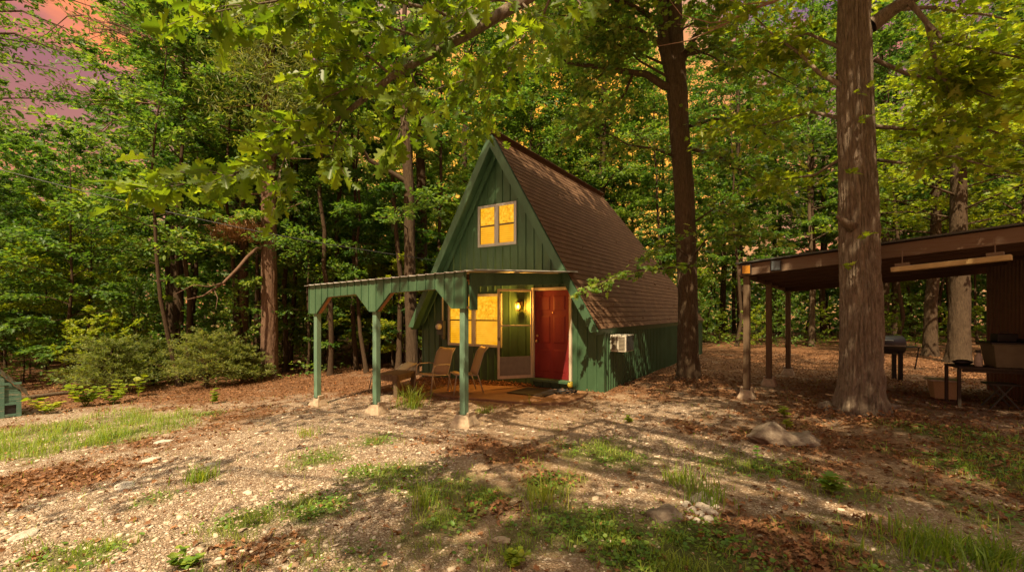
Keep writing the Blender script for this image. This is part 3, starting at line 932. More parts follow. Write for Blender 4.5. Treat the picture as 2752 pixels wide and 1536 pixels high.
chair(gpt(-3.08, 10.95, .0), (-.8, -.6), 'low reclined sling chair behind the wooden table', False, True)
tb = empty('porch_table', gpt(-2.66, 10.25), math.radians(-18), 'rough wooden side table on block legs behind the middle post', 'table')
b = MB()
for i in range(4): b.bx(-.30 + i * .152, -.30 + i * .152 + .147, -.42, .42, .46, .50)
b.bx(-.27, .27, -.40, -.36, .36, .458); b.bx(-.27, .27, .36, .40, .36, .458); b.bx(-.29, -.25, -.355, .355, .36, .458); b.bx(.25, .29, -.355, .355, .36, .458)
b.build('tabletop', M['oldwood'], tb, bevel=.005)
for sx_ in (-1, 1):
    for sy_ in (-1, 1):
        b = MB(); b.bx(sx_ * .24 - .05, sx_ * .24 + .05, sy_ * .355 - .05, sy_ * .355 + .05, -.05, .357); b.build('leg', M['oldwood'], tb, bevel=.006)

# ------------------------------------------------------------------ carport on the right
KA = Vector((.65, .76, 0)); KB = Vector((.76, -.65, 0))
K0 = Vector((4.51, 8.6, 0))
kr = math.atan2(KB.y, KB.x)
cp = empty('carport', (K0.x, K0.y, 0), kr, 'open timber carport with flat sloping roof and brown corrugated end wall', 'carport')
# local x along the front (rightwards), local y to the back
RIS = .082; LX = 6.0; BY = 4.75
z0 = 2.40
def bar_roof(mb, x0, x1, y0, y1, za, zb, slope=RIS, back=-.03):
    vs = []
    for y in (y0, y1):
        for x in (x0, x1):
            h = slope * x + back * y
            vs += [(x, y, za + h), (x, y, zb + h)]
    mb.add(vs, [(0,2,3,1),(4,5,7,6),(0,1,5,4),(2,6,7,3),(1,3,7,5),(0,4,6,2)])
b = MB(); bar_roof(b, -.16, LX, -.14, BY, z0 + .235, z0 + .262); b.build('roof_sheet', M['darkgrey'], cp)
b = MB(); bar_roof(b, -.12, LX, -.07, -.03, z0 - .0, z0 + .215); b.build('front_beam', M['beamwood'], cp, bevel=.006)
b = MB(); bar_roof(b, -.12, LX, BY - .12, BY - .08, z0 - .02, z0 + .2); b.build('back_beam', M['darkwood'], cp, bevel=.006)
b = MB(); bar_roof(b, -.12, -.08, -.025, BY - .125, z0 + .01, z0 + .22); b.build('end_beam', M['oldwood'], cp, bevel=.006)
for i in range(5):
    y = .55 + i * .76
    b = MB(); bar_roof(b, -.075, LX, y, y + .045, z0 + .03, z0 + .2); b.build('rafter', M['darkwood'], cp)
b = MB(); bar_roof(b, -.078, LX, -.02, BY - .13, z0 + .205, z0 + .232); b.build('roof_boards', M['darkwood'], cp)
for i, y in enumerate((0.0, 2.0, 4.45)):
    p = K0 + KA * y; g = float(gz(p.x, p.y))
    b = MB(); b.bx(-.055, .055, y - .0, y + .11, g + .17, z0 + .0 - .03 * y); b.build('post', M['oldwood'], cp, bevel=.006)
lbc = ['weathered grey footing block under the front carport post', 'dark footing block under the second carport post', 'dark footing block under the rearmost carport post']
for y, lb in zip((0.0, 2.0, 4.45), lbc):
    p = K0 + KA * (y + .055); footing(p.x, p.y, kr + .1, lb, 'concrete blocks under the carport posts', 1.0)
# corrugated end wall
wl = Vector((10.2, 9.6, 0))
wd = Vector((-.45, -.89, 0)).normalized()
lw = Matrix.Rotation(-kr, 4, 'Z') @ (wl - K0)
ld_ = Matrix.Rotation(-kr, 4, 'Z') @ wd
b = MB(); prof = []
s = 0.0
while s < 3.6:
    prof += [(s, 0), (s + .06, 0), (s + .08, .03), (s + .12, .03)]; s += .14
nrm = Vector((-ld_.y, ld_.x, 0)); 
if nrm.x > 0: nrm = -nrm
vs = []
for (s, o_) in prof:
    p = lw + ld_ * s + nrm * o_
    top = z0 + .2 + RIS * p.x - .03 * p.y
    vs += [(p.x, p.y, -.3), (p.x, p.y, top)]
for (s, o_) in prof:
    p = lw + ld_ * s + nrm * (-.03)
    top = z0 + .2 + RIS * p.x - .03 * p.y
    vs += [(p.x, p.y, -.3), (p.x, p.y, top)]
m_ = 2 * len(prof); fs = []
for j in range(len(prof) - 1):
    fs += [(2*j, 2*j+2, 2*j+3, 2*j+1), (m_+2*j, m_+2*j+1, m_+2*j+3, m_+2*j+2), (2*j+1, 2*j+3, m_+2*j+3, m_+2*j+1)]
fs += [(0, 1, m_+1, m_)]
b.add(vs, fs); b.build('end_wall', M['rust'], cp)

def kp(x, y, z=0.0):
    p = K0 + KB * x + KA * y; return Vector((p.x, p.y, z))
def flood(x, mat, label):
    z = z0 + .11 + RIS * x
    o = empty('flood_light', kp(x, -.075, z), kr, label, 'flood light', 'flood lights on the carport beam')
    b = MB(); b.bx(-.085, .085, -.055, -.012, -.095, .095); b.bx(-.03, .03, -.012, .003, -.04, .04); b.build('housing', M['black'], o, bevel=.008)
    b = MB(); b.bx(-.066, .066, -.0605, -.0552, -.076, .076); b.build('lens', mat, o)
flood(.03, M['amberlens'], 'square amber flood light at the left end of the carport beam')
flood(.52, M['bluelens'], 'square flood light with pale blue lens on the carport beam')
fl = empty('tube_light', (0, 0, 0), 0, 'long hanging tube light under the carport roof', 'light fixture')
pa, pb = Vector(at(2397, 725, 6.75)), Vector(at(2719, 691, 5.75))
b = MB(); b.bar(pa, pb, .13, .07); b.build('tube_housing', mat_plain('yellowed_metal', (.4, .28, .12), .5), fl, bevel=.006)
dirv = (pb - pa).normalized()
for f in (.1, .88):
    c = pa.lerp(pb, f) + Vector((0, 0, .06))
    b = MB(); b.bar(c - dirv * .08, c + dirv * .08, .07, .05); b.tube([c, c + Vector((0, 0, .22))], .008, 6); b.build('hanger', M['beamwood'], fl)
vp = kp(2.0, 2.6)
b = MB(); b.lathe([(.12, -.05), (.12, .1), (.3, .1), (.3, .13), (.22, .2), (.1, .25), (.0, .26)], 20)
o = b.build('roof_vent', M['alu'], None, True); o.location = (vp.x, vp.y, z0 + .26 + RIS * 2.0 - .03 * 2.6 + .02)
tag(o, 'round metal mushroom vent on the carport roof', 'roof vent')

# barrel smoker
gr_p = Vector((9.25, 11.3, 0)); gr_p.z = float(gz(gr_p.x, gr_p.y))
sm = empty('barrel_smoker', gr_p, kr + .45, 'black barrel smoker grill with chimney behind the carport', 'grill')
b = MB(); b.tube([(-.75, 0, .86), (-.73, 0, .86), (.5, 0, .86), (.52, 0, .86)], [.2, .235, .235, .2], 24); b.build('barrel', M['black'], sm, True)
b = MB(); b.tube([(.12, .05, 1.05), (.1, .08, 1.48)], .055, 12); b.build('chimney', M['black'], sm, True)
b = MB(); b.bar((-.7, -.237, .85), (.48, -.237, .85), .02, .03); b.tube([(-.4, -.25, .98), (-.4, -.3, .98), (.2, -.3, .98), (.2, -.25, .98)], .012, 6); b.build('lid_handle', M['alu'], sm)
for sx_ in (-.62, .42):
    for sy_ in (-.14, .14):
        b = MB(); b.bx(sx_ - .04, sx_ + .04, sy_ - .03, sy_ + .03, -.05, .7); b.build('leg', M['black'], sm)
b = MB(); b.bx(.53, .82, -.16, .16, .80, .825); b.tube([(.8, -.14, .8), (.72, -.14, .28)], .014, 6); b.build('side_shelf', M['black'], sm)

# work table with tote and bits under the carport roof
ta = Vector((8.02, 8.1, 0)); tdv = Vector((.9, -.43, 0)).normalized(); trz = math.atan2(tdv.y, tdv.x)
tc_ = ta + tdv * .62; tc_.z = float(gz(tc_.x, tc_.y))
wt = empty('work_table', tc_, trz, 'low dark work table under the carport roof', 'table')
b = MB(); b.bx(-.66, .75, -.3, .3, .665, .70); b.bx(-.6, .7, -.26, -.235, .61, .664); b.build('tabletop', M['timber_shaded'], wt, bevel=.006)
for sx_ in (-.64, .68):
    for sy_ in (-.25, .25):
        b = MB(); b.bx(sx_ - .022, sx_ + .022, sy_ - .022, sy_ + .022, -.05, .664); b.build('leg', M['timber_shaded'], wt)
def tp(x, y, z): return Vector((tc_.x, tc_.y, tc_.z)) + Matrix.Rotation(trz, 3, 'Z') @ Vector((x, y, z))
def taper(mb, x0, x1, y0, y1, z0_, z1_, k_):
    cx, cy = (x0 + x1) / 2, (y0 + y1) / 2
    f = lambda x, y: (cx + (x - cx) * k_, cy + (y - cy) * k_)
    vs = [(*f(x, y), z0_) for x, y in ((x0,y0),(x1,y0),(x1,y1),(x0,y1))] + [(x, y, z1_) for x, y in ((x0,y0),(x1,y0),(x1,y1),(x0,y1))]
    mb.add(vs, [(3,2,1,0),(4,5,6,7),(0,1,5,4),(1,2,6,5),(2,3,7,6),(3,0,4,7)])
tote = empty('storage_tote', tp(.16, -.02, .702), trz, 'large olive grey plastic tote on the work table', 'tote')
b = MB(); taper(b, -.36, .36, -.24, .24, 0, .40, .86); b.bx(-.385, .385, -.262, .262, .385, .415); b.build('tub', M['tub'], tote, bevel=.015)
b = MB(); b.bx(-.41, .4, -.27, .27, .416, .44); b.build('lid', M['black'], tote, bevel=.008)
cr = empty('black_case', tp(.06, .05, 1.143), trz + .1, 'small black case lying on top of the tote lid', 'case')
b = MB(); b.bx(-.14, .14, -.1, .1, 0, .14); b.build('case_body', M['black'], cr, bevel=.01)
b = MB(); b.tube([(-.05, 0, .14), (-.05, 0, .17), (.05, 0, .17), (.05, 0, .14)], .008, 6); b.build('handle', M['darkgrey'], cr)
pn = empty('frying_pan', tp(.34, -.05, 1.143), trz - .2, 'black pan with long handle on the tote lid', 'pan')
b = MB(); b.lathe([(.13, 0), (.17, .05), (.16, .05), (.125, .012)], 18); b.build('pan_bowl', M['black'], pn, True)
b = MB(); b.bar((.16, 0, .045), (.36, 0, .075), .03, .012); b.build('handle', M['black'], pn)
bt = empty('spray_bottle', tp(-.33, -.1, .702), trz, 'clear bottle with dark cap standing beside the tote', 'bottle')
b = MB(); b.lathe([(.05, 0), (.055, .02), (.055, .16), (.03, .21), (.025, .24)], 14); b.build('bottle_body', M['white'], bt, True)
b = MB(); b.bx(-.035, .03, -.02, .02, .24, .29); b.build('cap', M['black'], bt, bevel=.006)
o = MB(); o.lathe([(.04, 0), (.1, .03), (.13, .07), (.06, .1)], 10); o = o.build('dark_rag', M['black'], None, True); o.location = tp(-.5, .02, .702); o.scale = (1.3, .9, 1)
tag(o, 'crumpled dark rag on the left end of the work table', 'rag')
wb = empty('wash_tub', tp(-.62, .45, 0) + Vector((.1, .1, .0)), trz, 'small cream plastic tub under the left end of the work table', 'tub')
b = MB(); taper(b, -.2, .2, -.15, .15, 0, .34, .8); b.build('tub_body', M['tan'], wb, bevel=.012)
b = MB(); b.bx(-.25, .25, -.19, .19, .34, .37); b.build('rim', M['white'], wb, bevel=.01)
st = empty('camp_stool', tp(-.05, -.1, 0), trz, 'folded camp stool pushed under the work table', 'stool')
b = MB(); b.bx(-.2, .2, -.15, .15, .40, .43); b.build('seat', M['black'], st)
for sx_ in (-1, 1):
    for sy_ in (-1, 1):
        b = MB(); b.bar((sx_ * .2, sy_ * .15, -.02), (-sx_ * .1, sy_ * .13, .4), .03, .02); b.build('leg', M['darkgrey'], st)

# ------------------------------------------------------------------ dog house at the left edge
dp_ = gp(58, 1117)
dh = empty('dog_house', (dp_.x, dp_.y, dp_.z), math.radians(49), 'small weathered green wooden coop with shingled roof at the left edge', 'dog house')
WD = 1.3; zE, zA = .50, 1.35
b = MB()
b.prism([(0, -.1), (0, zE), (-WD / 2, zA), (-WD, zE), (-WD, -.1)][::-1], 0.0, .03)
for i in range(12):
    zz = .02 + i * .105
    hw = WD / 2 if zz < zE else WD / 2 * (zA - zz) / (zA - zE)
    if hw > .1: b.bx(-WD / 2 - hw + .01, -WD / 2 + hw - .01, -.008, .0, zz, zz + .095)
b.build('front_wall', M['green_old'], dh)
b = MB(); b.bx(-.03, 0, .03, 1.0, -.1, zE - .01); b.bx(-WD, -WD + .03, .03, 1.0, -.1, zE - .01); b.bx(-WD, 0, 1.0, 1.03, -.1, zE); b.build('side_wall', M['green_old'], dh)
for s in (1, -1):
    b = MB()
    x_a, x_b = -WD / 2, -WD / 2 + s * (WD / 2 + .1)
    z_b = zE - .1 * (zA - zE) / (WD / 2)
    for j in range(7):
        f0, f1 = j / 7, (j + 1) / 7
        vs = []
        for y in (-.09, 1.1):
            for f, o_ in ((f0 - .02, .018), (f1, .034)):
                vs += [(x_a + (x_b - x_a) * f, y, zA + (z_b - zA) * f + o_), (x_a + (x_b - x_a) * f, y, zA + (z_b - zA) * f + o_ + .02)]
        b.add(vs, [(0,1,3,2),(4,6,7,5),(1,5,7,3),(0,2,6,4),(2,3,7,6),(0,4,5,1)])
    b.build('shingle_roof', M['oldwood'], dh)
b = MB(); b.bx(-.3, -.24, -.035, -.009, -.05, zE + .32); b.bx(-.075, -.002, -.035, -.009, -.05, zE - .02); b.bx(-.24, -.075, -.033, -.009, .26, .30); b.bx(-.24, -.075, -.033, -.009, .02, .07); b.bx(-WD + .1, -.0, -.04, -.0355, zE + .18, zE + .23)
b.build('trim_board', M['green_old'], dh)
b = MB(); b.bx(-.235, -.08, -.012, -.0085, .075, .255); b.build('dark_opening_sheet', M['black'], dh)  # black sheet stands in for the dark inside, the wall is uncut

# ------------------------------------------------------------------ leaf geometry
T_SIMPLE = [(0, 0), (.3, .2), (.62, .19), (1, 0)]
T_LOBED = [(0, 0), (.08, .12), (.22, .36), (.36, .16), (.55, .34), (.66, .13), (1, 0)]
T_OAK = [(0, 0), (.14, .045), (.24, .2), (.33, .23), (.37, .11), (.45, .13), (.54, .34), (.62, .36), (.65, .16), (.73, .17), (.80, .27), (.87, .25), (.88, .11), (.96, .1), (1, 0)]
T_OVAL = [(0, 0), (.15, .3), (.45, .45), (.8, .35), (1, 0)]
T_NEEDLE = [(0, 0), (.4, .06), (1, 0)]
def unit(a):
    return a / np.maximum(np.linalg.norm(a, axis=1, keepdims=True), 1e-9)
def leaves(P, Dr, Nn, S, tmpl, fold=.25, droop=.12):
    P = np.asarray(P, float); Dr = unit(np.asarray(Dr, float)); Nn = np.asarray(Nn, float)
    side = unit(np.cross(Nn, Dr)); Nn = np.cross(Dr, side)
    tm = np.array(tmpl); k_ = len(tm)
    low = tm[1:-1] * (1, -1)
    t2 = np.vstack([tm, low])
    z = fold * np.abs(t2[:, 1]) - droop * t2[:, 0] ** 2
    S = np.asarray(S, float).reshape(-1, 1, 1)
    V = P[:, None, :] + S * (t2[None, :, 0:1] * Dr[:, None, :] + t2[None, :, 1:2] * side[:, None, :] + z[None, :, None] * Nn[:, None, :])
    n = len(P); m_ = len(t2)
    base = (np.arange(n) * m_)[:, None]
    A = base + np.arange(k_)[::-1][None, :]
    B = base + np.concatenate([[0], np.arange(k_, m_), [k_ - 1]])[None, :]
    return V.reshape(-1, 3), [A, B]
def leaf_obj(name, P, Dr, Nn, S, tmpl, mat, parent=None, fold=.25, droop=.12):
    V, F = leaves(P, Dr, Nn, S, tmpl, fold, droop)
    return link(name, np_mesh(name, V, F), mat, parent)

class Plant:
    """woody tubes plus the leaves that grow on them"""
    def __init__(self, rng):
        self.w = MB(); self.P = []; self.D = []; self.N = []; self.S = []; self.r = rng
    def leafy_twig(self, p, d, L, n, ls, flat=.55, droop=.15, spread=.12, r=.006, sides=3, hang=0.0):
        rg = self.r; p = np.asarray(p, float); d = np.asarray(d, float); d /= np.linalg.norm(d)
        e = p + d * L + np.array((0, 0, -droop * L)); mdl = (p + e) / 2 + np.array((0, 0, droop * L * .35))
        if r: self.w.tube([p, mdl, e], [r, r * .7, r * .35], sides, False)
        t_ = rg.uniform(.12, 1.05, n)[:, None]
        q = (1 - t_) ** 2 * p + 2 * t_ * (1 - t_) * mdl + t_ ** 2 * e
        q = q + rg.normal(0, 1, (n, 3)) * np.array((spread, spread, spread * flat)) * L * .9
        dr = d + rg.normal(0, .75, (n, 3)) * np.array((1, 1, .6)); dr[:, 2] -= hang + .15
        nn = np.array((0, 0, 1.0)) + rg.normal(0, flat, (n, 3))
        self.P.append(q); self.D.append(dr); self.N.append(nn); self.S.append(ls * rg.uniform(.6, 1.25, n))
    def branch(self, pts, r0, r1, ntw, twl, nl, ls, start=.25, sides=6, elev=.1, **kw):
        rg = self.r; pts = [np.asarray(p, float) for p in pts]
        n = len(pts)
        self.w.tube(pts, list(np.linspace(r0, r1, n)), sides, False)
        seg = np.array(pts)
        for i in range(ntw):
            f = start + (1 - start) * (i + rg.uniform(0, .9)) / ntw
            x = min(f * (n - 1), n - 1.001); j = int(x); fr = x - j
            p = seg[j] * (1 - fr) + seg[j + 1] * fr; tg = seg[j + 1] - seg[j]; tg = tg / np.linalg.norm(tg)
            a = rg.choice((-1, 1)) * rg.uniform(.45, 1.25)
            c, s_ = math.cos(a), math.sin(a)
            d = np.array((tg[0] * c - tg[1] * s_, tg[0] * s_ + tg[1] * c, tg[2] * .4 + elev + rg.normal(0, .2)))
            self.leafy_twig(p, d, twl * rg.uniform(.6, 1.2) * (1.1 - .4 * f), nl, ls, **kw)
        tg = seg[-1] - seg[-2]
        self.leafy_twig(seg[-1], tg, twl * .7, nl, ls, **kw)
    def finish(self, root, bark, leafmat, tmpl, wood='trunk', crown='crown', fold=.25, smooth=True):
        self.w.build(wood, bark, root, smooth)
        if self.P:
            leaf_obj(crown, np.vstack(self.P), np.vstack(self.D), np.vstack(self.N), np.concatenate(self.S), tmpl, leafmat, root, fold)

def grow(pl, H, r0, base, rad, nb, twigs, nl, ls, shape='round', flare=1.5, lean=.02, low=None, elev0=.15, twl=.42, flat=.5, origin=(0, 0)):
    rg = pl.r
    nseg = max(8, int(H / 1.2))
    hs = np.linspace(0, 1, nseg)
    wx = np.cumsum(rg.normal(0, lean, nseg)); wy = np.cumsum(rg.normal(0, lean, nseg)); wx[0] = wy[0] = 0
    tp_ = np.stack([wx * H * .08, wy * H * .08, hs * H], -1)
    rr = r0 * (1 - hs * .93) ; rr[0] *= flare
    tp2 = np.vstack([tp_[0] + (0, 0, -.4), tp_[0], tp_[0] + (tp_[1] - tp_[0]) * .25, tp_[1:]])
    rr2 = np.concatenate([[rr[0] * 1.1], [rr[0]], [r0 * 1.05], rr[1:]])
    pl.w.tube(tp2, list(rr2), 10, False)
    ga = rg.uniform(0, 6)
    for i in range(nb):
        t_ = ((i + rg.uniform(.1, .9)) / nb)
        h = base + (H * .98 - base) * t_
        f = h / H * (nseg - 1); j = min(int(f), nseg - 2)
        p = tp_[j] + (tp_[j + 1] - tp_[j]) * (f - j)
        if shape == 'round': L = rad * (math.sqrt(max(0, 1 - (1.7 * t_ - .75) ** 2)) * .85 + .15)
        elif shape == 'cone': L = rad * (1 - .85 * t_)
        else: L = rad * (.6 + .4 * math.sin(math.pi * min(1, t_ * 1.1)))
        L *= rg.uniform(.65, 1.15)
        ga += 2.4 + rg.normal(0, .3)
        el = elev0 + .75 * t_ + rg.normal(0, .12)
        d = np.array((math.cos(ga) * math.cos(el), math.sin(ga) * math.cos(el), math.sin(el)))
        k_ = 4
        pts = [p + d * L * s_ + np.array((0, 0, (-.10 * L if elev0 < .2 else .05 * L) * s_ * s_)) + rg.normal(0, .03 * L, 3) * (s_ > 0) for s_ in np.linspace(0, 1, k_)]
        rb = max(.006, r0 * (1 - h / H * .93) * .42)
        pl.branch(pts, rb, max(.004, rb * .2), twigs, L * twl, nl, ls, start=.22, sides=4, flat=flat, spread=.16, r=.005 if rad < 2 else .009)

# ------------------------------------------------------------------ forest
R = lambda s: np.random.default_rng(s)
far_home = (0, -400, 0)
def proto(name, seed, leafmat, bark, tmpl=T_SIMPLE, **kw):
    root = bpy.data.objects.new(name, None); COL.objects.link(root)
    p = Plant(R(seed)); grow(p, **kw); p.finish(root, bark, leafmat, tmpl)
    root['used'] = 0
    return root
PR = {
 'tall': [proto('hardwood_tree', 11, M['leaf_mid'], M['bark_dark'], H=21, r0=.19, base=5.5, rad=3.6, nb=36, twigs=8, nl=50, ls=.195),
          proto('hardwood_tree', 12, M['leaf_dark'], M['bark_dark'], H=24, r0=.22, base=7.5, rad=4.0, nb=36, twigs=8, nl=50, ls=.20),
          proto('hardwood_tree', 13, M['leaf_mid'], M['bark_mid'], H=18, r0=.15, base=4.2, rad=3.2, nb=34, twigs=8, nl=48, ls=.19)],
 'pole': [proto('slender_tree', 21, M['leaf_dark'], M['bark_dark'], H=15, r0=.085, base=4.0, rad=2.2, nb=26, twigs=7, nl=36, ls=.175, lean=.06),
          proto('slender_tree', 23, M['leaf_mid'], M['bark_dark'], H=17, r0=.10, base=7.5, rad=2.4, nb=24, twigs=7, nl=36, ls=.175, lean=.07),
          proto('slender_tree', 22, M['leaf_mid'], M['bark_dark'], H=12.5, r0=.07, base=3.2, rad=2.0, nb=24, twigs=7, nl=36, ls=.17, lean=.09)],
 'under': [proto('understory_tree', 31, M['leaf_mid'], M['bark_dark'], T_LOBED, H=7.5, r0=.06, base=1.2, rad=2.7, nb=26, twigs=9, nl=36, ls=.145, shape='flat', elev0=.05, flat=.3, lean=.08),
           proto('understory_tree', 32, M['leaf_lime'], M['bark_dark'], T_LOBED, H=6.0, r0=.05, base=.9, rad=2.4, nb=24, twigs=9, nl=36, ls=.14, shape='flat', elev0=.05, flat=.3, lean=.09),
           proto('understory_tree', 33, M['leaf_dark'], M['bark_dark'], T_SIMPLE, H=9.0, r0=.07, base=1.6, rad=2.8, nb=28, twigs=9, nl=36, ls=.155, shape='flat', elev0=.1, flat=.4, lean=.07)],
 'sap': [proto('sapling', 41, M['leaf_mid'], M['bark_dark'], T_SIMPLE, H=2.6, r0=.02, base=.25, rad=1.0, nb=14, twigs=5, nl=12, ls=.12, shape='flat', elev0=.3),
         proto('sapling', 42, M['leaf_lime'], M['bark_dark'], T_LOBED, H=1.7, r0=.015, base=.15, rad=.85, nb=12, twigs=5, nl=12, ls=.11, shape='flat', elev0=.35)],
}
used = set()
def plant(kind, var, x, y, rz, sc, label, cat, group, name=None):
    pr = PR[kind][var % len(PR[kind])]
    if pr.name not in used:
        used.add(pr.name); o = pr
    else:
        o = copy_tree(pr)
    o.location = (x, y, float(gz(x, y)) - .03); o.rotation_euler = (0, 0, rz); o.scale = (sc, sc, sc)
    if 'used' in o: del o['used']
    return tag(o, label, cat, group)

rf = random.Random(5)
ZONES = []
def zone_label(kind, x, y):
    s = x / max(y, 1)
    where = ('in the wood at the far left' if s < -.75 else 'in the wood behind the cedar shrubs' if s < -.5 else 'in the wood behind the porch'
             if s < -.2 else 'in the wood behind the cabin roof' if s < .4 else 'in the wood between cabin and carport' if s < .75 else 'in the wood seen past the carport')
    depth = 'front row ' if y < 19 else 'deeper ' if y < 30 else 'distant '
    a = {'tall': 'tall hardwood with long dark trunk', 'pole': 'slender dark-trunked tree', 'under': 'low leafy understory tree', 'sap': 'small bright green sapling'}[kind]
    return (depth + a + ' ' + where), ({'tall': 'tall hardwoods', 'pole': 'slender trees', 'under': 'understory trees', 'sap': 'saplings'}[kind] + ' ' + where + ' ' + depth.strip())
def clear(x, y, marg=0.0):
    """True where forest may grow"""
    if y < 11.5: return False
    u_ = (x - CX) * U.x + (y - CY) * U.y; d_ = (x - CX) * Dv.x + (y - CY) * Dv.y
    if -4.0 - marg < u_ < 4.5 + marg and -6 < d_ < 13 + marg: return False
    if x < -2.5:
        return y > 14.6 + .10 * (x + 8) + marg or (x < -9 and y > 12.6 + marg)
    if x > 2.0:
        return y > 23.5 - .25 * max(0, x - 8) + marg
    return y > 16
pts = []
def try_place(kind, n, ymin, ymax, mind, marg=0.0, smin=-1.32, smax=1.32, scl=(.85, 1.15), front=False):
    c = 0; tries = 0
    while c < n and tries < 4000:
        tries += 1
        y = rf.uniform(ymin, ymax) if rf.random() < .6 else rf.uniform(ymin, (ymin + ymax) / 2)
        s = rf.uniform(smin, smax); x = s * y
        if not clear(x, y, marg): continue
        if kind in ('tall', 'pole') and -1.3 < s < -.78 and y < 50:   # the open sky at upper left
            continue
        if kind in ('tall', 'pole') and not front and -.52 < s < .26 and y < 23.5: continue
        if kind == 'tall' and -.42 < s < -.14 and y < 38: continue
        if any((x - a) ** 2 + (y - b_) ** 2 < (mind * .5 + m_ * .5) ** 2 for a, b_, m_ in pts): continue
        pts.append((x, y, mind))
        lb, gp_ = zone_label(kind, x, y)
        cat = {'tall': 'tree', 'pole': 'tree', 'under': 'small tree', 'sap': 'sapling'}[kind]
        plant(kind, rf.randrange(9), x, y, rf.uniform(0, 6.28), rf.uniform(*scl), lb, cat, gp_)
        c += 1
try_place('pole', 15, 13.2, 17.5, 1.0, -.3, -1.2, -.1, (.85, 1.15), True)
try_place('tall', 58, 15, 46, 3.0, 1.0)
try_place('pole', 52, 14, 40, 1.7, .3)
try_place('under', 84, 13.5, 34, 2.4, .2)
try_place('under', 34, 16.5, 32, 1.9, .2, -.66, -.12)
try_place('under', 16, 14.6, 20, .8, -.2, -.50, -.20, (.6, .85))
try_place('sap', 60, 12.5, 26, 1.1, -.4)

# tall hardwoods standing right behind the cabin
for (s_, y_, v_, lb_) in ((.035, 25, 0, 'tall leafy hardwood whose crown rises just right of the cabin peak'), (.13, 27.5, 1, 'tall hardwood between the cabin peak and the forked brown oak'),
                          (-.04, 26.5, 2, 'tall hardwood whose crown rises just left of the cabin peak'), (.20, 24.5, 0, 'tall hardwood directly behind the forked brown oak'), (.085, 31, 1, 'farther hardwood high above the cabin ridge')):
    plant('tall', v_, s_ * y_, y_, s_ * 40, 1.0, lb_, 'tree', 'tall hardwoods behind the cabin')

# the wood beyond: one mass
def far_wood():
    rg = R(91); n = 100000
    a = rg.uniform(-1.2, 1.2, n); r = rg.uniform(44, 72, n)
    x = np.sin(a) * r; y = np.cos(a) * r
    hmax = 15 + 8 * vnoise(a * 11, r * .10, 5) + 4 * vnoise(a * 34, r * .3, 9)
    hmax = np.where(np.abs(a - .08) < .30, hmax * .92, hmax)
    hmax = np.where((a < -.70) & (a > -.90), hmax * .8, hmax)
    hmax = np.where((a > -.48) & (a <= -.2), hmax * .8, hmax)
    t_ = rg.uniform(0, 1, n)
    z = -1.4 + hmax * np.where(rg.uniform(0, 1, n) < .35, t_ * .35, t_)
    # loose holes where the sky shows
    keep = fbm(a * 40, z * .55, 33, 3) + .25 * (z < 9) > .40
    x, y, z = x[keep], y[keep], z[keep]; n = len(x)
    P = np.stack([x, y, z], -1)
    D_ = rg.normal(0, 1, (n, 3)); D_[:, 2] *= .5
    N_ = rg.normal(0, .7, (n, 3)) + (0, -.5, .6)
    o = leaf_obj('far_wood', P, D_, N_, rg.uniform(.4, .85, n), T_SIMPLE, M['leaf_mid'])
    tag(o, 'mass of distant green wood closing the view', 'wood', kind='stuff')
far_wood()

# ------------------------------------------------------------------ hero trees
def big_trunk(path, radii, sides=64, rows=260, furrow=.022, seed=3, flare=None, ridges=26):
    """a trunk with furrowed bark in the mesh itself"""
    path = np.array(path, float); m_ = len(path)
    tt_ = np.linspace(0, 1, rows); src = np.linspace(0, 1, m_)
    c = np.stack([np.interp(tt_, src, path[:, i]) for i in range(3)], -1)
    for _ in range(6): c[1:-1] = (c[:-2] + 2 * c[1:-1] + c[2:]) / 4
    r = np.interp(tt_, src, radii)
    for _ in range(10): r[1:-1] = (r[:-2] + 2 * r[1:-1] + r[2:]) / 4
    an = np.linspace(0, 2 * math.pi, sides, endpoint=False)
    A, Zr = np.meshgrid(an, c[:, 2])
    arc = A * ridges / (2 * math.pi)
    wig = (fbm(np.cos(A) * 2 + 5, Zr * 1.1 + np.sin(A) * 2, seed) - .5) * 2.4
    rid = np.abs(((arc + wig) % 1.0) - .5) * 2
    rid = np.clip(rid * 1.6, 0, 1)
    brk = fbm(np.cos(A) * 7 + 9, Zr * 5 + np.sin(A) * 7, seed + 5)
    fine = fbm(np.cos(A) * 16 + 9, Zr * 9 + np.sin(A) * 16, seed + 7, 3)
    disp = furrow * (rid - .6) * np.clip(.35 + 1.3 * brk, 0, 1.2) + furrow * 1.3 * (brk - .5) + furrow * .9 * (fine - .5)
    lump = (fbm(np.cos(A) * 1.2 + 3, Zr * .8 + np.sin(A) * 1.2, seed + 9) - .5) * .16
    Rr = r[:, None] * (1 + lump) + disp
    if flare:
        fz = np.exp(-np.maximum(Zr - c[0, 2] - .3, 0) / flare[0])
        Rr = Rr * (1 + fz * flare[1] * (.75 + .5 * np.cos(A * 5 + 1.2) * .5 + .3 * np.cos(A * 3 + .4)))
    Vx = c[:, 0:1] + np.cos(A) * Rr; Vy = c[:, 1:2] + np.sin(A) * Rr
    V = np.stack([Vx, Vy, Zr], -1).reshape(-1, 3)
    ii = np.arange(rows * sides).reshape(rows, sides)
    Q = np.stack([ii[:-1], np.roll(ii[:-1], -1, 1), np.roll(ii[1:], -1, 1), ii[1:]], -1).reshape(-1, 4)
    return np_mesh('trunk', V, [Q])

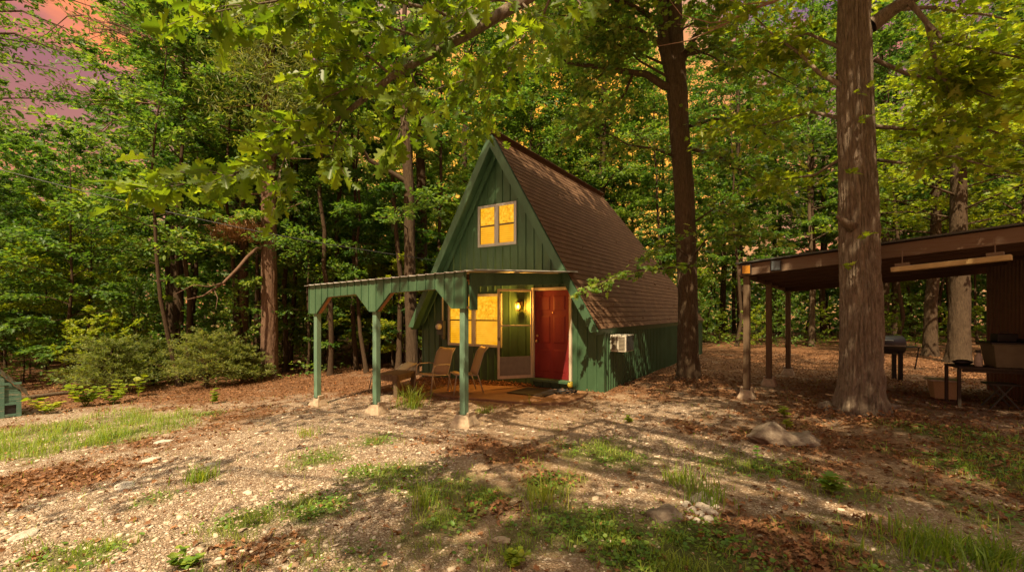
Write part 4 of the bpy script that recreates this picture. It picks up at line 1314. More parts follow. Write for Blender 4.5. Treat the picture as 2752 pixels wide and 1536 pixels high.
# the big oak on the right
og = float(gz(*OAK))
oak = empty('oak_tree', (OAK[0], OAK[1], og), 0, 'thick grey-barked oak standing in front of the carport', 'tree')
link('trunk', big_trunk([(0, 0, -.3), (0.02, 0, .6), (.02, 0, 2), (-.03, 0, 3.4), (-.08, 0, 5), (-.02, .1, 8), (.1, .2, 12)], [.30, .268, .25, .235, .215, .17, .08], 150, 520, .03, 3, (.26, .36), 30), M['bark_oak'], oak, True)
p = Plant(R(101))
def op(px, py, D): return at(px, py, D) - np.array((OAK[0], OAK[1], og))
kw = dict(flat=.5, spread=.17, r=.006)
# visible limbs
p.w.tube([op(2340, 70, 7.0), op(2400, 25, 6.9), op(2440, 0, 6.7), op(2560, -60, 6.4), op(2700, -160, 6.2)], [.12, .1, .09, .07, .05], 10, False)
p.branch([op(2440, 0, 6.7), op(2490, 60, 6.5), op(2520, 190, 6.4), op(2550, 230, 6.4), op(2620, 250, 6.3)], .04, .01, 14, .8, 26, .16, **kw)
p.branch([op(2490, 60, 6.5), op(2540, 110, 6.2), op(2620, 130, 6.0), op(2760, 160, 5.8)], .03, .01, 12, .8, 26, .16, **kw)
p.branch([op(2265, 232, 7.0), op(2200, 195, 7.2), op(2150, 145, 7.4), op(2080, 95, 7.6), op(2000, 20, 8.0)], .045, .01, 12, 1.0, 26, .15, start=.1, **kw)
p.branch([op(2350, 340, 7.0), op(2420, 345, 7.0), op(2500, 350, 6.8), op(2600, 330, 6.5), op(2750, 380, 6.2)], .035, .008, 16, .9, 28, .15, start=.1, **kw)
p.branch([op(2350, 160, 7.0), op(2440, 200, 6.8), op(2560, 220, 6.5), op(2700, 270, 6.0)], .035, .008, 14, 1.0, 26, .16, **kw)
p.branch([op(2360, 430, 7.1), op(2440, 440, 6.6), op(2560, 420, 6.1), op(2740, 470, 5.7)], .03, .008, 14, .8, 26, .15, **kw)
p.branch([op(2270, 420, 7.1), op(2190, 470, 7.6), op(2120, 480, 8.0), op(2040, 500, 8.6)], .03, .008, 10, .9, 24, .14, **kw)
p.branch([op(2265, 320, 7.1), op(2180, 300, 7.5), op(2080, 330, 7.8), op(1970, 350, 8.2)], .035, .008, 14, 1.0, 26, .15, **kw)
p.branch([op(2262, 130, 7.1), op(2170, 90, 7.3), op(2080, 120, 7.5)], .035, .008, 10, .9, 26, .15, **kw)
p.branch([op(2400, 25, 6.9), op(2500, 20, 7.6), op(2650, 40, 8.2), op(2780, 70, 8.8)], .04, .01, 14, 1.1, 28, .16, **kw)
p.w.tube([op(2290, 610, 6.9), op(2262, 590, 6.85), op(2249, 580, 6.82)], [.09, .045, .02], 10, True)
for (a, b_, l_) in ((2300, 255, .25), (2295, 330, .3), (2310, 640, .25), (2290, 465, .2), (2270, 715, .12)):
    q = op(a, b_, 6.72); p.leafy_twig(q, (RNG.normal(0, .5), -.6, .1), l_, 7, .12, flat=.5)
# high crown out of frame: its shade falls on the cabin and the yard
for i in range(34):
    h = 7.2 + i * .19; a = i * 2.4; L = 5.2 * RNG.uniform(.6, 1.1)
    dx, dy = math.cos(a), math.sin(a)
    p.branch([(0, 0, h), (dx * L * .35, dy * L * .35, h + .6), (dx * L * .7, dy * L * .7, h + 1.0), (dx * L, dy * L, h + 1.0)], .07, .012, 9, 1.5, 20, .2, start=.2, sides=5, flat=.5, spread=.2, r=.01)
for (tx, ty, h) in ((-6.2, -1.5, 9.0), (-7.0, -3.0, 10.2), (-4.5, .2, 9.6), (-5.6, 1.0, 11), (-3.6, -3.2, 9.2)):
    p.branch([(0, 0, h - 1.6), (tx * .3, ty * .3, h - .6), (tx * .65, ty * .65, h), (tx, ty, h + .2)], .09, .015, 13, 1.5, 22, .2, start=.25, sides=5, flat=.5, spread=.2, r=.01)
def canopy(pl, O_, home, n, seed, region, hlo, hhi, thr, z_at=0.0, ls_=.2, nl_=34, rad_=.42):
    """leafy boughs added out of the frame, set sunward of chosen spots to shade them"""
    rg = R(seed); hx, hy = home; c = 0
    while c < n:
        x_, y_, w_ = region(rg)
        if w_ < thr: n -= 1; continue
        h = rg.uniform(hlo, hhi); k_ = (h - z_at) / -TRV.z
        P_ = np.array((x_ + TRV.x * -k_, y_ + TRV.y * -k_, h))
        if P_[1] > .3 and (h - CZ) / P_[1] < .80 and abs(P_[0] / P_[1]) < 1.25: n -= 1; continue
        st_ = np.array((hx, hy, max(7.3, h - 1.4))); md = st_ * .45 + P_ * .55 + (0, 0, .5)
        pl.w.tube([st_ - O_, md - O_, P_ - O_], [.035, .02, .008], 4, False)
        for _ in range(3):
            pl.leafy_twig(P_ - O_ + rg.normal(0, .25, 3), rg.normal(0, 1, 3) * (1, 1, .3), rad_ * 1.6, nl_ // 3, ls_, flat=.5, spread=.3, r=.006)
        c += 1
def right_side(rg):
    x_ = rg.uniform(3.4, 10); return x_, rg.uniform(5.5, 9.4 if x_ > 4.6 else 11.5), rg.uniform(0, 1)
def gable(rg):
    u_ = rg.uniform(-2.6, 2.6); q_ = cab(u_, -.3); return q_.x, q_.y, rg.uniform(0, 1)
canopy(p, np.array((OAK[0], OAK[1], og)), OAK, 195, 31, right_side, 8, 11.5, .25)
canopy(p, np.array((OAK[0], OAK[1], og)), OAK, 120, 32, gable, 10.5, 13, .2, 3.6)
def roof_side(rg):
    q_ = cab(rg.uniform(.6, 2.4), rg.uniform(-.3, 9)); return q_.x, q_.y, rg.uniform(0, 1)
canopy(p, np.array((OAK[0], OAK[1], og)), OAK, 325, 33, roof_side, 11.5, 14.0, .2, 3.4, .27, 30, .40)
p.finish(oak, M['bark_oak'], M['leaf_oak'], T_LOBED, 'limbs', 'crown')

# oak beside the cabin, forked above
mp_ = Vector((4.43, 11.2, float(gz(4.43, 11.2))))
mo = empty('oak_tree', mp_, 0, 'tall forked brown oak close to the right side of the cabin', 'tree')
def mpp(px, py, D=11.2): return at(px, py, D) - np.array(mp_)
link('trunk', big_trunk([mpp(1851, 1060), mpp(1850, 1010), mpp(1848, 800), mpp(1838, 500), mpp(1825, 330), mpp(1820, 240)], [.27, .25, .225, .225, .225, .24], 72, 300, .016, 8, (.25, .45), 22), M['bark_mid'], mo, True)
p = Plant(R(103))
p.w.tube([mpp(1826, 290), mpp(1808, 210), mpp(1785, 120), mpp(1777, 0), mpp(1770, -300), mpp(1790, -600)], [.2, .17, .15, .14, .1, .03], 12, False)
p.w.tube([mpp(1826, 290), mpp(1822, 200), mpp(1816, 120), mpp(1812, 0), mpp(1840, -300), mpp(1900, -500)], [.2, .2, .19, .18, .1, .03], 12, False)
p.w.tube([mpp(1830, 170), mpp(1860, 110), mpp(1900, 60), mpp(1980, 0)], [.09, .07, .06, .04], 8, False)
kw = dict(flat=.55, spread=.18, r=.007)
p.branch([mpp(1822, 242), mpp(1780, 228), mpp(1737, 200), mpp(1702, 195, 11.1), mpp(1620, 182, 10.9), mpp(1535, 170, 10.6), mpp(1450, 150, 10.2)], .11, .035, 10, 1.3, 24, .18, start=.3, sides=8, **kw)
p.branch([mpp(1702, 195, 11.1), mpp(1680, 250, 10.9), mpp(1640, 300, 10.7), mpp(1570, 340, 10.4)], .04, .01, 10, 1.1, 26, .17, **kw)
p.branch([mpp(1812, 420), mpp(1760, 400, 10.8), mpp(1690, 390, 10.4), mpp(1600, 340, 10.2)], .04, .01, 9, 1.2, 26, .17, **kw)
p.branch([mpp(1860, 400), mpp(1930, 420, 10.8), mpp(2010, 470, 10.6), mpp(2090, 520, 10.4)], .05, .01, 14, 1.1, 26, .17, start=.1, **kw)
p.branch([mpp(1850, 340), mpp(1920, 320, 10.6), mpp(2010, 330, 10.2), mpp(2090, 380, 9.8)], .05, .01, 13, 1.2, 26, .17, start=.1, **kw)
p.branch([mpp(1835, 150), mpp(1920, 130, 10.6), mpp(2020, 170, 10.2), mpp(2120, 220, 9.8)], .05, .01, 13, 1.2, 24, .17, start=.15, **kw)
p.branch([mpp(1790, 130), mpp(1720, 80, 10.6), mpp(1620, 60, 10.2), mpp(1500, 40, 9.8)], .06, .01, 14, 1.3, 26, .18, start=.15, **kw)
p.branch([mpp(1780, 60), mpp(1690, 10, 10.2), mpp(1560, -20, 9.6), mpp(1420, -40, 9)], .06, .01, 14, 1.3, 26, .18, start=.15, **kw)
p.branch([mpp(1860, 600), mpp(1920, 560, 10.6), mpp(1990, 590, 10.2)], .03, .008, 8, .8, 22, .15, **kw)
for (a_, b_, c_, d_) in ((1700, 60, 1560, 110), (1720, 20, 1600, 40), (1700, 120, 1600, 215), (1840, 60, 1960, 30), (1850, 110, 1990, 200), (1760, 40, 1660, -30), (1720, 150, 1640, 110)):
    p.branch([mpp(1800, b_ + 60), mpp(a_, b_ + 15, 10.9), mpp((a_ + c_) / 2, (b_ + d_) / 2, 10.6), mpp(c_, d_, 10.2)], .035, .008, 12, 1.1, 28, .16, start=.3, **kw)
# the low bough in front of the roof
p.branch([mpp(1862, 690, 11.0), mpp(1850, 715, 10.2), mpp(1790, 720, 9.7), mpp(1720, 725, 9.4), mpp(1650, 745, 9.1), mpp(1580, 775, 8.9)], .03, .006, 15, .42, 22, .13, start=.15, elev=.05, flat=.5, spread=.2, r=.005)
p.branch([mpp(1862, 690, 11.0), mpp(1900, 640, 10.4), mpp(1960, 630, 10.0), mpp(2060, 640, 9.8)], .03, .006, 12, .7, 22, .14, start=.1, elev=.05, flat=.5, spread=.2, r=.005)
p.branch([mpp(1850, 690, 11.0), mpp(1800, 650, 10.2), mpp(1740, 690, 9.8)], .02, .006, 8, .5, 20, .13, elev=.05, flat=.5, spread=.2, r=.005)
for i in range(24):
    h = 10 + i * .28; a = i * 2.4 + .5; L = 4.2 * RNG.uniform(.6, 1.1)
    dx, dy = math.cos(a), math.sin(a)
    p.branch([(-.4, 0, h), (dx * L * .4, dy * L * .4, h + .6), (dx * L, dy * L, h + 1.1)], .06, .012, 8, 1.4, 20, .2, start=.2, sides=5, flat=.5, spread=.2, r=.01)
p.finish(mo, M['bark_mid'], M['leaf_mid'], T_LOBED, 'limbs', 'crown')

# reddish pine on the left
pg = Vector((-7.7, 14.2, float(gz(-7.7, 14.2))))
pine = empty('pine_tree', pg, 0, 'straight reddish-barked pine at the left end of the porch', 'tree')
def ppp(px, py, D=14.2): return at(px, py, D) - np.array(pg)
link('trunk', big_trunk([ppp(725, 1040), ppp(724, 1000), ppp(724, 800), ppp(722, 440), ppp(722, 100), ppp(725, -300)], [.26, .245, .225, .21, .18, .1], 60, 300, .018, 12, (.2, .3), 18), M['bark_pine'], pine, True)
p = Plant(R(105))
p.w.tube([ppp(715, 665), ppp(690, 668, 13.8), ppp(665, 690, 13.4), ppp(640, 720, 13), ppp(600, 760, 12.6), ppp(545, 795, 12.2), ppp(500, 805, 12)], [.07, .05, .05, .045, .035, .022, .01], 8, False)
p.w.tube([ppp(600, 760, 12.6), ppp(560, 770, 12.2), ppp(520, 765, 12.0), ppp(470, 790, 11.7)], [.025, .018, .012, .006], 6, False)
p.w.tube([ppp(575, 778, 12.4), ppp(585, 800, 12.2), ppp(580, 830, 12.1)], [.015, .01, .005], 5, False)
p.w.tube([ppp(712, 610), ppp(690, 618), ppp(650, 632, 13.8)], [.03, .02, .008], 6, False)
for q in range(10):
    b0 = (711, 560 - q * 40)
    e = (711 + (-1) ** q * RNG.uniform(80, 230), b0[1] + RNG.uniform(-60, 40))
    p.w.tube([ppp(*b0), ppp((b0[0] + e[0]) / 2, (b0[1] + e[1]) / 2 + 12, 13.9), ppp(e[0], e[1], 13.4)], [.04, .025, .008], 5, False)
p.finish(pine, M['bark_pine'], None, T_NEEDLE, 'limbs')
def needles(name, centers, n, ls, mat, parent, rad):
    rg = R(55); P = []; Dd = []
    for (c, k_) in centers:
        q = rg.normal(0, 1, (n, 3)) * rad + np.array(c)
        P.append(q); Dd.append(rg.normal(0, 1, (n, 3)) + (0, 0, .5))
    P = np.vstack(P); Dd = np.vstack(Dd)
    return leaf_obj(name, P, Dd, rg.normal(0, 1, P.shape), ls * rg.uniform(.6, 1.3, len(P)), T_NEEDLE, mat, parent)
needles('dead_needles', [(ppp(600 + i * 12, 622 + 10 * math.sin(i * 2.1), 13.8), 0) for i in range(8)], 220, .2, M['needle_brown'], pine, (.16, .2, .13))
needles('needles', [(ppp(722 + 130 * math.sin(i * 2.2) * (1 - i / 44), 330 - i * 14, 13.6 + .5 * math.cos(i)), 0) for i in range(26)], 260, .24, M['leaf_cedar'], pine, (.4, .45, .22))

# two trees behind the porch
for (name, lab, px, base, D, rr, fork) in (('hardwood_tree', 'grey-brown hardwood just left of the cabin wall behind the patio chairs', 1109, 1005, 13.8, .19, True),
                                           ('hardwood_tree', 'darker hardwood close behind the cabin eave on its left side', 1143, 990, 17.0, .21, False)):
    x, y = (px - 1376) / FPX * D, D
    o = empty(name, (x, y, float(gz(x, y))), 0, lab, 'tree')
    O = np.array((x, y, float(gz(x, y))))
    q = lambda a, b_, d_=D: at(a, b_, d_) - O
    link('trunk', big_trunk([q(px + 2, base + 40), q(px, base - 20), q(px - 6, 800), q(px - 10, 500), q(px - 18, 350)], [rr * 1.1, rr, rr * .93, rr * .8, rr * .7], 48, 220, .013, 20, (.2, .25), 16), M['bark_shaded'], o, True)
    p = Plant(R(int(px)))
    p.w.tube([q(px - 18, 352), q(px - 30, 250), q(px - 26, 100), q(px - 10, -150)], [rr * .7, rr * .6, rr * .45, .03], 10, False)
    kw = dict(flat=.5, spread=.18, r=.007)
    if fork:
        p.branch([q(px - 12, 490), q(px - 55, 465), q(px - 118, 430, D - .3), q(px - 130, 405, D - .4), q(px - 215, 372, D - .8)], .09, .03, 5, 1.0, 18, .15, start=.6, **kw)
        p.branch([q(px - 6, 560), q(px + 30, 520, D - 1), q(px + 60, 560, D - 1.5)], .03, .008, 10, .8, 30, .14, **kw)
        p.branch([q(px - 8, 620), q(px - 40, 590, D - .8), q(px - 20, 560, D - 1.6)], .02, .006, 8, .7, 26, .14, **kw)
    for i in range(14):
        h = at(0, 330, D)[2] - O[2] + i * .5; a = i * 2.4; L = 3.0 * RNG.uniform(.6, 1.1)
        p.branch([(0, 0, h), (math.cos(a) * L * .5, math.sin(a) * L * .5, h + .5), (math.cos(a) * L, math.sin(a) * L, h + .7)], .04, .01, 7, 1.1, 20, .17, start=.2, sides=4, **kw)
    p.finish(o, M['bark_shaded'], M['leaf_mid'], T_LOBED, 'limbs', 'crown')

# trunks seen past the carport
for (px, base, D, rr, lab, topx) in ((2577, 985, 15.0, .30, 'stout grey-brown trunk seen under the carport roof left of the tote', 2575), (2500, 965, 17.5, .22, 'leaning dark trunk seen between smoker and stout trunk', 2522), (2730, 975, 17.0, .22, 'leaning trunk rising above the carport roof at the right edge', 2775)):
    x, y = (px - 1376) / FPX * D, D
    O = np.array((x, y, float(gz(x, y))))
    o = empty('hardwood_tree', O, 0, lab, 'tree')
    link('trunk', big_trunk([(0, 0, -.3), (0, 0, .3), (0.02, 0, 2), ((topx - px) / FPX * D * .6, 0, 4), ((topx - px) / FPX * D, 0, 9)], [rr * 1.1, rr, rr * .9, rr * .8, rr * .5], 48, 160, .016, int(px), (.3, .3), 18), M['bark_shaded'], o, True)
    p = Plant(R(int(px)))
    for i in range(22):
        h = 4.6 + i * .25; a = i * 2.4; L = 3.2 * RNG.uniform(.6, 1.1)
        p.branch([(0, 0, h), (math.cos(a) * L * .5, math.sin(a) * L * .5, h + .4), (math.cos(a) * L, math.sin(a) * L, h + .5)], .04, .01, 8, 1.1, 20, .17, start=.2, sides=4, flat=.5, spread=.18, r=.008)
    p.finish(o, M['bark_shaded'], M['leaf_lime'], T_LOBED, 'limbs', 'crown')

# oak whose lobed boughs hang into the picture from above (trunk stands behind the viewpoint)
tx, ty = 2.6, -3.2
bo = empty('oak_tree', (tx, ty, float(gz(tx, ty))), 0, 'oak bough with big lobed yellow-green leaves hanging across the top', 'tree')
O = np.array((tx, ty, float(gz(tx, ty))))
link('trunk', big_trunk([(0, 0, -.3), (0, 0, 2), (0, .1, 5), (-.1, .3, 8), (0, .2, 13)], [.34, .3, .27, .22, .06], 48, 160, .02, 31, (.3, .3), 22), M['bark_oak'], bo, True)
p = Plant(R(107))
q = lambda a, b_, d_: at(a, b_, d_) - O
limb = [np.array((0, .1, 5.0)), np.array((-.5, 2.2, 5.9)), np.array((-1.2, 4.6, 5.9)), q(1500, -60, 3.9), q(1400, 5, 3.7), q(1264, 88, 3.5), q(1183, 132, 3.4), q(1120, 168, 3.35), q(1055, 205, 3.3), q(985, 260, 3.25), q(926, 307, 3.2), q(850, 350, 3.15), q(777, 393, 3.1), q(700, 440, 3.05), q(620, 470, 3.0), q(520, 495, 2.95)]
p.w.tube(limb, [.15, .12, .09, .06, .05, .042, .036, .028, .025, .022, .018, .014, .011, .009, .007, .004], 9, False)
kw = dict(flat=.75, spread=.2, r=.004)
LS = .138
def sub(pts_, ntw, twl, nl, r0=.012, ls=LS, hang=.3, **k2):
    a = dict(kw); a.update(k2)
    p.branch([q(*v_) for v_ in pts_], r0, .003, ntw, twl, nl, ls, start=.12, sides=5, elev=-.05, hang=hang, **a)
sub([(777, 393, 3.1), (720, 430, 3.0), (640, 470, 2.95), (560, 480, 2.9), (470, 500, 2.85), (390, 505, 2.8)], 13, .28, 8, .009, hang=.05)
sub([(777, 393, 3.1), (750, 470, 3.0), (740, 520, 2.95)], 4, .22, 6, .007, hang=.1)
sub([(870, 340, 3.15), (820, 330, 3.0), (760, 350, 2.95)], 5, .25, 7, .008, hang=.1)
sub([(926, 307, 3.2), (900, 380, 3.1), (890, 420, 3.0)], 4, .25, 6, .008)
sub([(1055, 205, 3.3), (990, 150, 3.2), (940, 160, 3.1), (880, 180, 3.0)], 8, .3, 8, .012)
sub([(1000, 240, 3.25), (950, 230, 3.1), (880, 260, 3.0)], 6, .28, 7, .01)
sub([(1100, 180, 3.35), (1120, 240, 3.2), (1090, 300, 3.1), (1075, 360, 3.05)], 7, .25, 7, .009)
sub([(1183, 132, 3.4), (1100, 90, 3.2), (1000, 60, 3.05), (900, 60, 2.95)], 10, .32, 8, .014)
sub([(1264, 88, 3.5), (1180, 30, 3.2), (1050, 0, 3.0), (900, -20, 2.9), (760, 10, 2.8)], 14, .34, 8, .016)
sub([(900, -20, 2.9), (760, 0, 2.75), (640, 20, 2.7), (540, 40, 2.65)], 10, .3, 7, .01)
sub([(1400, 5, 3.7), (1440, 50, 3.5), (1400, 110, 3.4), (1330, 160, 3.3)], 8, .3, 8, .012)
sub([(1400, 5, 3.7), (1300, 0, 3.3), (1200, 60, 3.1)], 8, .32, 8, .012)
sub([(1500, -60, 3.9), (1560, 10, 3.7), (1540, 60, 3.6)], 5, .3, 7, .012)
sub([(1500, -60, 4.4), (1440, 90, 5.0), (1380, 180, 5.3), (1320, 240, 5.5), (1290, 330, 5.7)], 16, .5, 12, .016, .15, hang=.0)
sub([(1380, 180, 5.3), (1300, 200, 5.2), (1200, 230, 5.1), (1110, 260, 5.0)], 12, .45, 12, .012, .15, hang=.0)
# leaves right along the limb
for i in range(5, len(limb) - 1):
    for s_ in range(2):
        dd = RNG.normal(0, 1, 3); dd[2] = -abs(dd[2]) * .6
        p.leafy_twig(limb[i], dd, .22, 5, LS, flat=.7, hang=.3, r=.003)
# unseen crown above and behind the viewpoint, shaped to dapple the yard
SUNSPOTS = [(*gp(a_, b_).xy, r_) for a_, b_, r_ in ((1060,1490,.42),(1000,1400,.3),(2030,1240,.45),(1340,1240,.5),(1470,1270,.4),(1610,1190,.5),(1870,1355,.85),(2350,1250,.45),(1230,1120,.7),(1420,1110,.7),(1600,1120,.6),(1000,1110,.7),(2250,1470,.35),(2500,1400,.4),(1650,1470,.3),(2650,1300,.5),(760,1250,.4),(1150,1200,.4))]
def yard(rg):
    y_ = 2.2 + 7.0 * rg.uniform(0, 1); x_ = rg.uniform(-1.0, 1.25) * y_ 
    px_ = 1376 + x_ / y_ * 1200
    w_ = fbm(x_ * .75 + 3, y_ * 1.1, 44, 3)
    side_ = np.clip((px_ - 500 - max(0, (5.0 - y_)) * -120) / 900, 0, 1)
    w_ = w_ + .30 * side_ - .14
    if px_ < 420 and y_ > 3.0: w_ = 0
    if -2.4 < x_ < 1.3 and 4.2 < y_ < 6.9: w_ = 0      # sun reaches the low bough here
    for (sx_, sy_, sr_) in SUNSPOTS:
        if (x_ - sx_) ** 2 + (y_ - sy_) ** 2 < sr_ ** 2: w_ = 0
    if y_ < 3.6: w_ -= .03
    if 850 < px_ < 1750 and y_ > 6.6: w_ -= .07
    return x_, y_, w_
canopy(p, O, (tx, ty), 520, 77, yard, 7.5, 10.5, .57)
p.finish(bo, M['bark_oak'], M['leaf_oak'], T_OAK, 'limbs', 'leaves', .3)

# tall tree off the left edge: leafy bough and bare pine limbs against the sky
lt = np.array((-17.5, 14.5, float(gz(-17.5, 14.5))))
o = empty('hardwood_tree', lt, 0, 'tree at the far left edge with leafy boughs against the sunset sky', 'tree')
p = Plant(R(121)); q = lambda a, b_, d_: at(a, b_, d_) - lt
p.w.tube([(0, 0, -.3), (0, 0, 5), (.2, 0, 11), (.3, 0, 15)], [.25, .2, .14, .04], 10, False)
kw = dict(flat=.4, spread=.17, r=.008)
for (a, b_, c, d_) in ((60, 30, 210, 90), (40, 90, 190, 150), (0, 160, 130, 180), (80, -40, 250, 20), (30, 0, 150, -20)):
    p.branch([np.array((.25, 0, at(0, b_, 14)[2] - lt[2])), q(a - 120, b_, 13.6), q(a, b_, 13), q(c, d_, 12.5)], .06, .01, 9, .8, 17, .125, start=.3, **kw)
p.finish(o, M['bark_dark'], M['leaf_mid'], T_LOBED)
dt = np.array((-10.2, 17.0, float(gz(-10.2, 17.0))))
o = empty('pine_tree', dt, 0, 'dead pine with bare purple-brown upper limbs at the upper left', 'tree')
p = Plant(R(123)); q = lambda a, b_, d_=16.5: at(a, b_, d_) - dt
p.w.tube([(0, 0, -.3), (0, 0, 5), (.1, 0, 9.5), (.3, 0, 13.5)], [.17, .15, .1, .06], 10, False)
rg = R(5)
def fray(a, b_, r, depth):
    """a bare limb that keeps splitting into twigs"""
    mid = (a + b_) / 2 + rg.normal(0, .06, 3) * np.linalg.norm(b_ - a)
    p.w.tube([a, mid, b_], [r, r * .75, r * .45], 4, False)
    if depth:
        for _ in range(5 if depth > 1 else 4):
            f = rg.uniform(.3, 1); s_ = a + (b_ - a) * f
            d_ = (b_ - a) / np.linalg.norm(b_ - a) + rg.normal(0, .45, 3)
            fray(s_, s_ + d_ / np.linalg.norm(d_) * np.linalg.norm(b_ - a) * rg.uniform(.3, .55), r * .42, depth - 1)
for (a, b_) in (((660, 190), (330, 10)), ((640, 260), (420, 130)), ((600, 200), (200, 30)), ((650, 130), (430, -40)), ((640, 90), (540, -60)), ((560, 180), (300, 60)), ((655, 300), (300, 270))):
    fray(q(*a), q(b_[0], b_[1], 15.8), .06, 3)
p.finish(o, M['bark_pine'], None, T_NEEDLE)

# bare pale twigs high on the right
tw = empty('bare_bough', (0, 0, 0), 0, 'pale leafless bough arching across the top right', 'bough')
p = Plant(R(131)); q = lambda a, b_, d_=7.8: at(a, b_, d_)
p.w.tube([np.array((5.42, 7.15, 8.0)), q(2190, -60, 7.7), q(2080, 5), q(2020, 25), q(1940, 70), q(1850, 110), q(1765, 125)], [.03, .026, .022, .02, .014, .01, .004], 6, False)
p.w.tube([q(2080, 5), q(2000, 12), q(1960, 0)], [.014, .01, .006], 5, False)
p.w.tube([q(2000, 35), q(1960, 55), q(1910, 62), q(1830, 40), q(1800, 0)], [.014, .012, .01, .007, .004], 5, False)
p.w.tube([q(1960, 60), q(1900, 78), q(1820, 65)], [.01, .008, .004], 5, False)
p.w.tube([q(1960, 52), q(1940, 50), q(1890, 35)], [.008, .006, .003], 5, False)
p.finish(tw, M['twig'], None, T_NEEDLE, 'twigs')

# ------------------------------------------------------------------ cedar shrubs by the wood edge
def cedar(px, py, D, H, W_, lab, seed):
    x, y = (px - 1376) / FPX * D, D
    O = np.array((x, y, float(gz(x, y))))
    o = empty('cedar_shrub', O, 0, lab, 'shrub', 'cedar shrubs at the wood edge')
    rg = R(seed); p = Plant(rg)
    p.w.tube([(0, 0, -.1), (0.03, 0, H * .5), (0, 0.02, H * .85)], [.05, .035, .012], 6, False)
    for i in range(46):
        t_ = (i + .5) / 46; h = H * (.08 + .85 * t_); a = i * 2.4
        L = W_ * (1 - .62 * t_) * rg.uniform(.6, 1.15)
        d = np.array((math.cos(a), math.sin(a), .35 + .4 * t_))
        pts_ = [np.array((0, 0, h * .85)), d * L * .5 + (0, 0, h * .85), d * L + (0, 0, h * .85 - .03 * L)]
        p.branch(pts_, .014, .004, 9, L * .45, 26, .085, start=.25, sides=3, elev=.25, flat=.9, spread=.16, r=.004)
    p.finish(o, M['bark_dark'], M['leaf_cedar'], [(0, 0), (.4, .1), (1, 0)], 'stem', 'foliage')
cedar(300, 1050, 12.0, 1.65, 1.05, 'olive green feathery cedar shrub, the leftmost of the large ones', 201)
cedar(555, 1040, 12.6, 1.7, 1.1, 'wide feathery cedar shrub between the left shrub and the pine', 202)
cedar(650, 1020, 13.2, 1.3, .7, 'small brownish cedar shrub tight against the pine trunk', 203)
cedar(410, 1040, 13.6, 1.5, 1.0, 'darker cedar shrub set back between the two large ones', 204)

# leafy weeds under the shrubs
def weed(px, py, H, n, ls, lab, mat, seed, tmpl=T_OVAL, name='leafy_weed', wide=.3):
    c = gp(px, py); rg = R(seed)
    o = empty(name, c, 0, lab, 'plant')
    p = Plant(rg)
    for i in range(n):
        a = rg.uniform(0, 6.28); d = np.array((math.cos(a) * wide, math.sin(a) * wide, 1.0)); L = H * rg.uniform(.6, 1.1)
        e = d * L; p.w.tube([(0, 0, -.02), e * .5, e], [.006, .005, .003], 4, False)
        for f in np.linspace(.25, 1, 6):
            for s_ in (0, 1):
                a2 = rg.uniform(0, 6.28)
                p.P.append((e * f)[None]); p.D.append(np.array([[math.cos(a2), math.sin(a2), .25]])); p.N.append(np.array([[0, 0, 1.0]]) + rg.normal(0, .25, (1, 3))); p.S.append(np.array([ls * rg.uniform(.7, 1.2)]))
    p.finish(o, mat, mat, tmpl, 'stem', 'leaves')
weed(372, 1065, .75, 2, .16, 'upright broadleaf weed with paired leaves before the cedar shrubs', M['leaf_lime'], 301)
weed(230, 1090, .55, 9, .13, 'bushy bright green weed near the fallen log', M['leaf_lime'], 302, wide=.7)
weed(300, 1085, .45, 8, .12, 'low bright green weed right of the bushy one', M['leaf_lime'], 303, wide=.8)
weed(130, 1110, .3, 6, .12, 'small yellow-green weed beside the weathered coop', M['leaf_lime'], 304, wide=.9)
weed(660, 1020, .5, 6, .12, 'pale green weed at the foot of the pine', M['leaf_lime'], 305, wide=.8)
weed(570, 1085, .3, 3, .09, 'tiny yellow-green seedling on the leaf litter left of the porch', M['leaf_lime'], 306)
weed(2108, 1118, .16, 2, .1, 'bright seedling between front carport post and big oak', M['leaf_lime'], 307, T_LOBED, 'seedling')
weed(2113, 1150, .12, 2, .08, 'bright seedling just behind the double boulder', M['leaf_lime'], 308, T_LOBED, 'seedling')
weed(1690, 1135, .12, 2, .08, 'lone bright seedling on gravel right of the cabin corner', M['leaf_lime'], 309, T_LOBED, 'seedling')
weed(2235, 1325, .16, 3, .12, 'dark broadleaf seedling in the right foreground', M['clover'], 310, T_LOBED, 'seedling')
weed(2034, 1275, .30, 1, .05, 'single upright dark stalk in the green patch below the boulder', M['clover'], 311)
weed(1428, 1090, .28, 1, .05, 'thin single weed stem growing at the slab edge before the door', M['leaf_lime'], 312)
weed(505, 1525, .12, 5, .055, 'low dark broadleaf plant at the bottom left', M['clover'], 313, wide=.9)
weed(1370, 1520, .07, 5, .05, 'bright rosette weed at the bottom centre', M['leaf_lime'], 314, wide=1.3)

def grass_arrays(C, H, rg, lean=.45, wid=.006):
    """tapered three-segment blades rooted at C"""
    n = len(C)
    a = rg.uniform(0, 2 * math.pi, n); out = np.stack([np.cos(a), np.sin(a), np.zeros(n)], -1)
    sd2 = np.stack([-np.sin(a), np.cos(a), np.zeros(n)], -1)
    H = H[:, None]; ln = (lean * rg.uniform(.2, 1.6, n))[:, None]; wd_ = (wid * rg.uniform(.6, 1.4, n))[:, None]
    up = np.array((0, 0, 1.0))
    p0 = C; p1 = C + up * H * .5 + out * H * ln * .25; p2 = C + up * H * (.92 - .12 * ln) + out * H * ln * .85
    V = np.stack([p0 - sd2 * wd_, p0 + sd2 * wd_, p1 - sd2 * wd_ * .8, p1 + sd2 * wd_ * .8, p2], 1)
    b_ = (np.arange(n) * 5)[:, None]
    Q = b_ + np.array([[0, 1, 3, 2]]); T = b_ + np.array([[2, 3, 4]])
    return V.reshape(-1, 3), [Q, T]
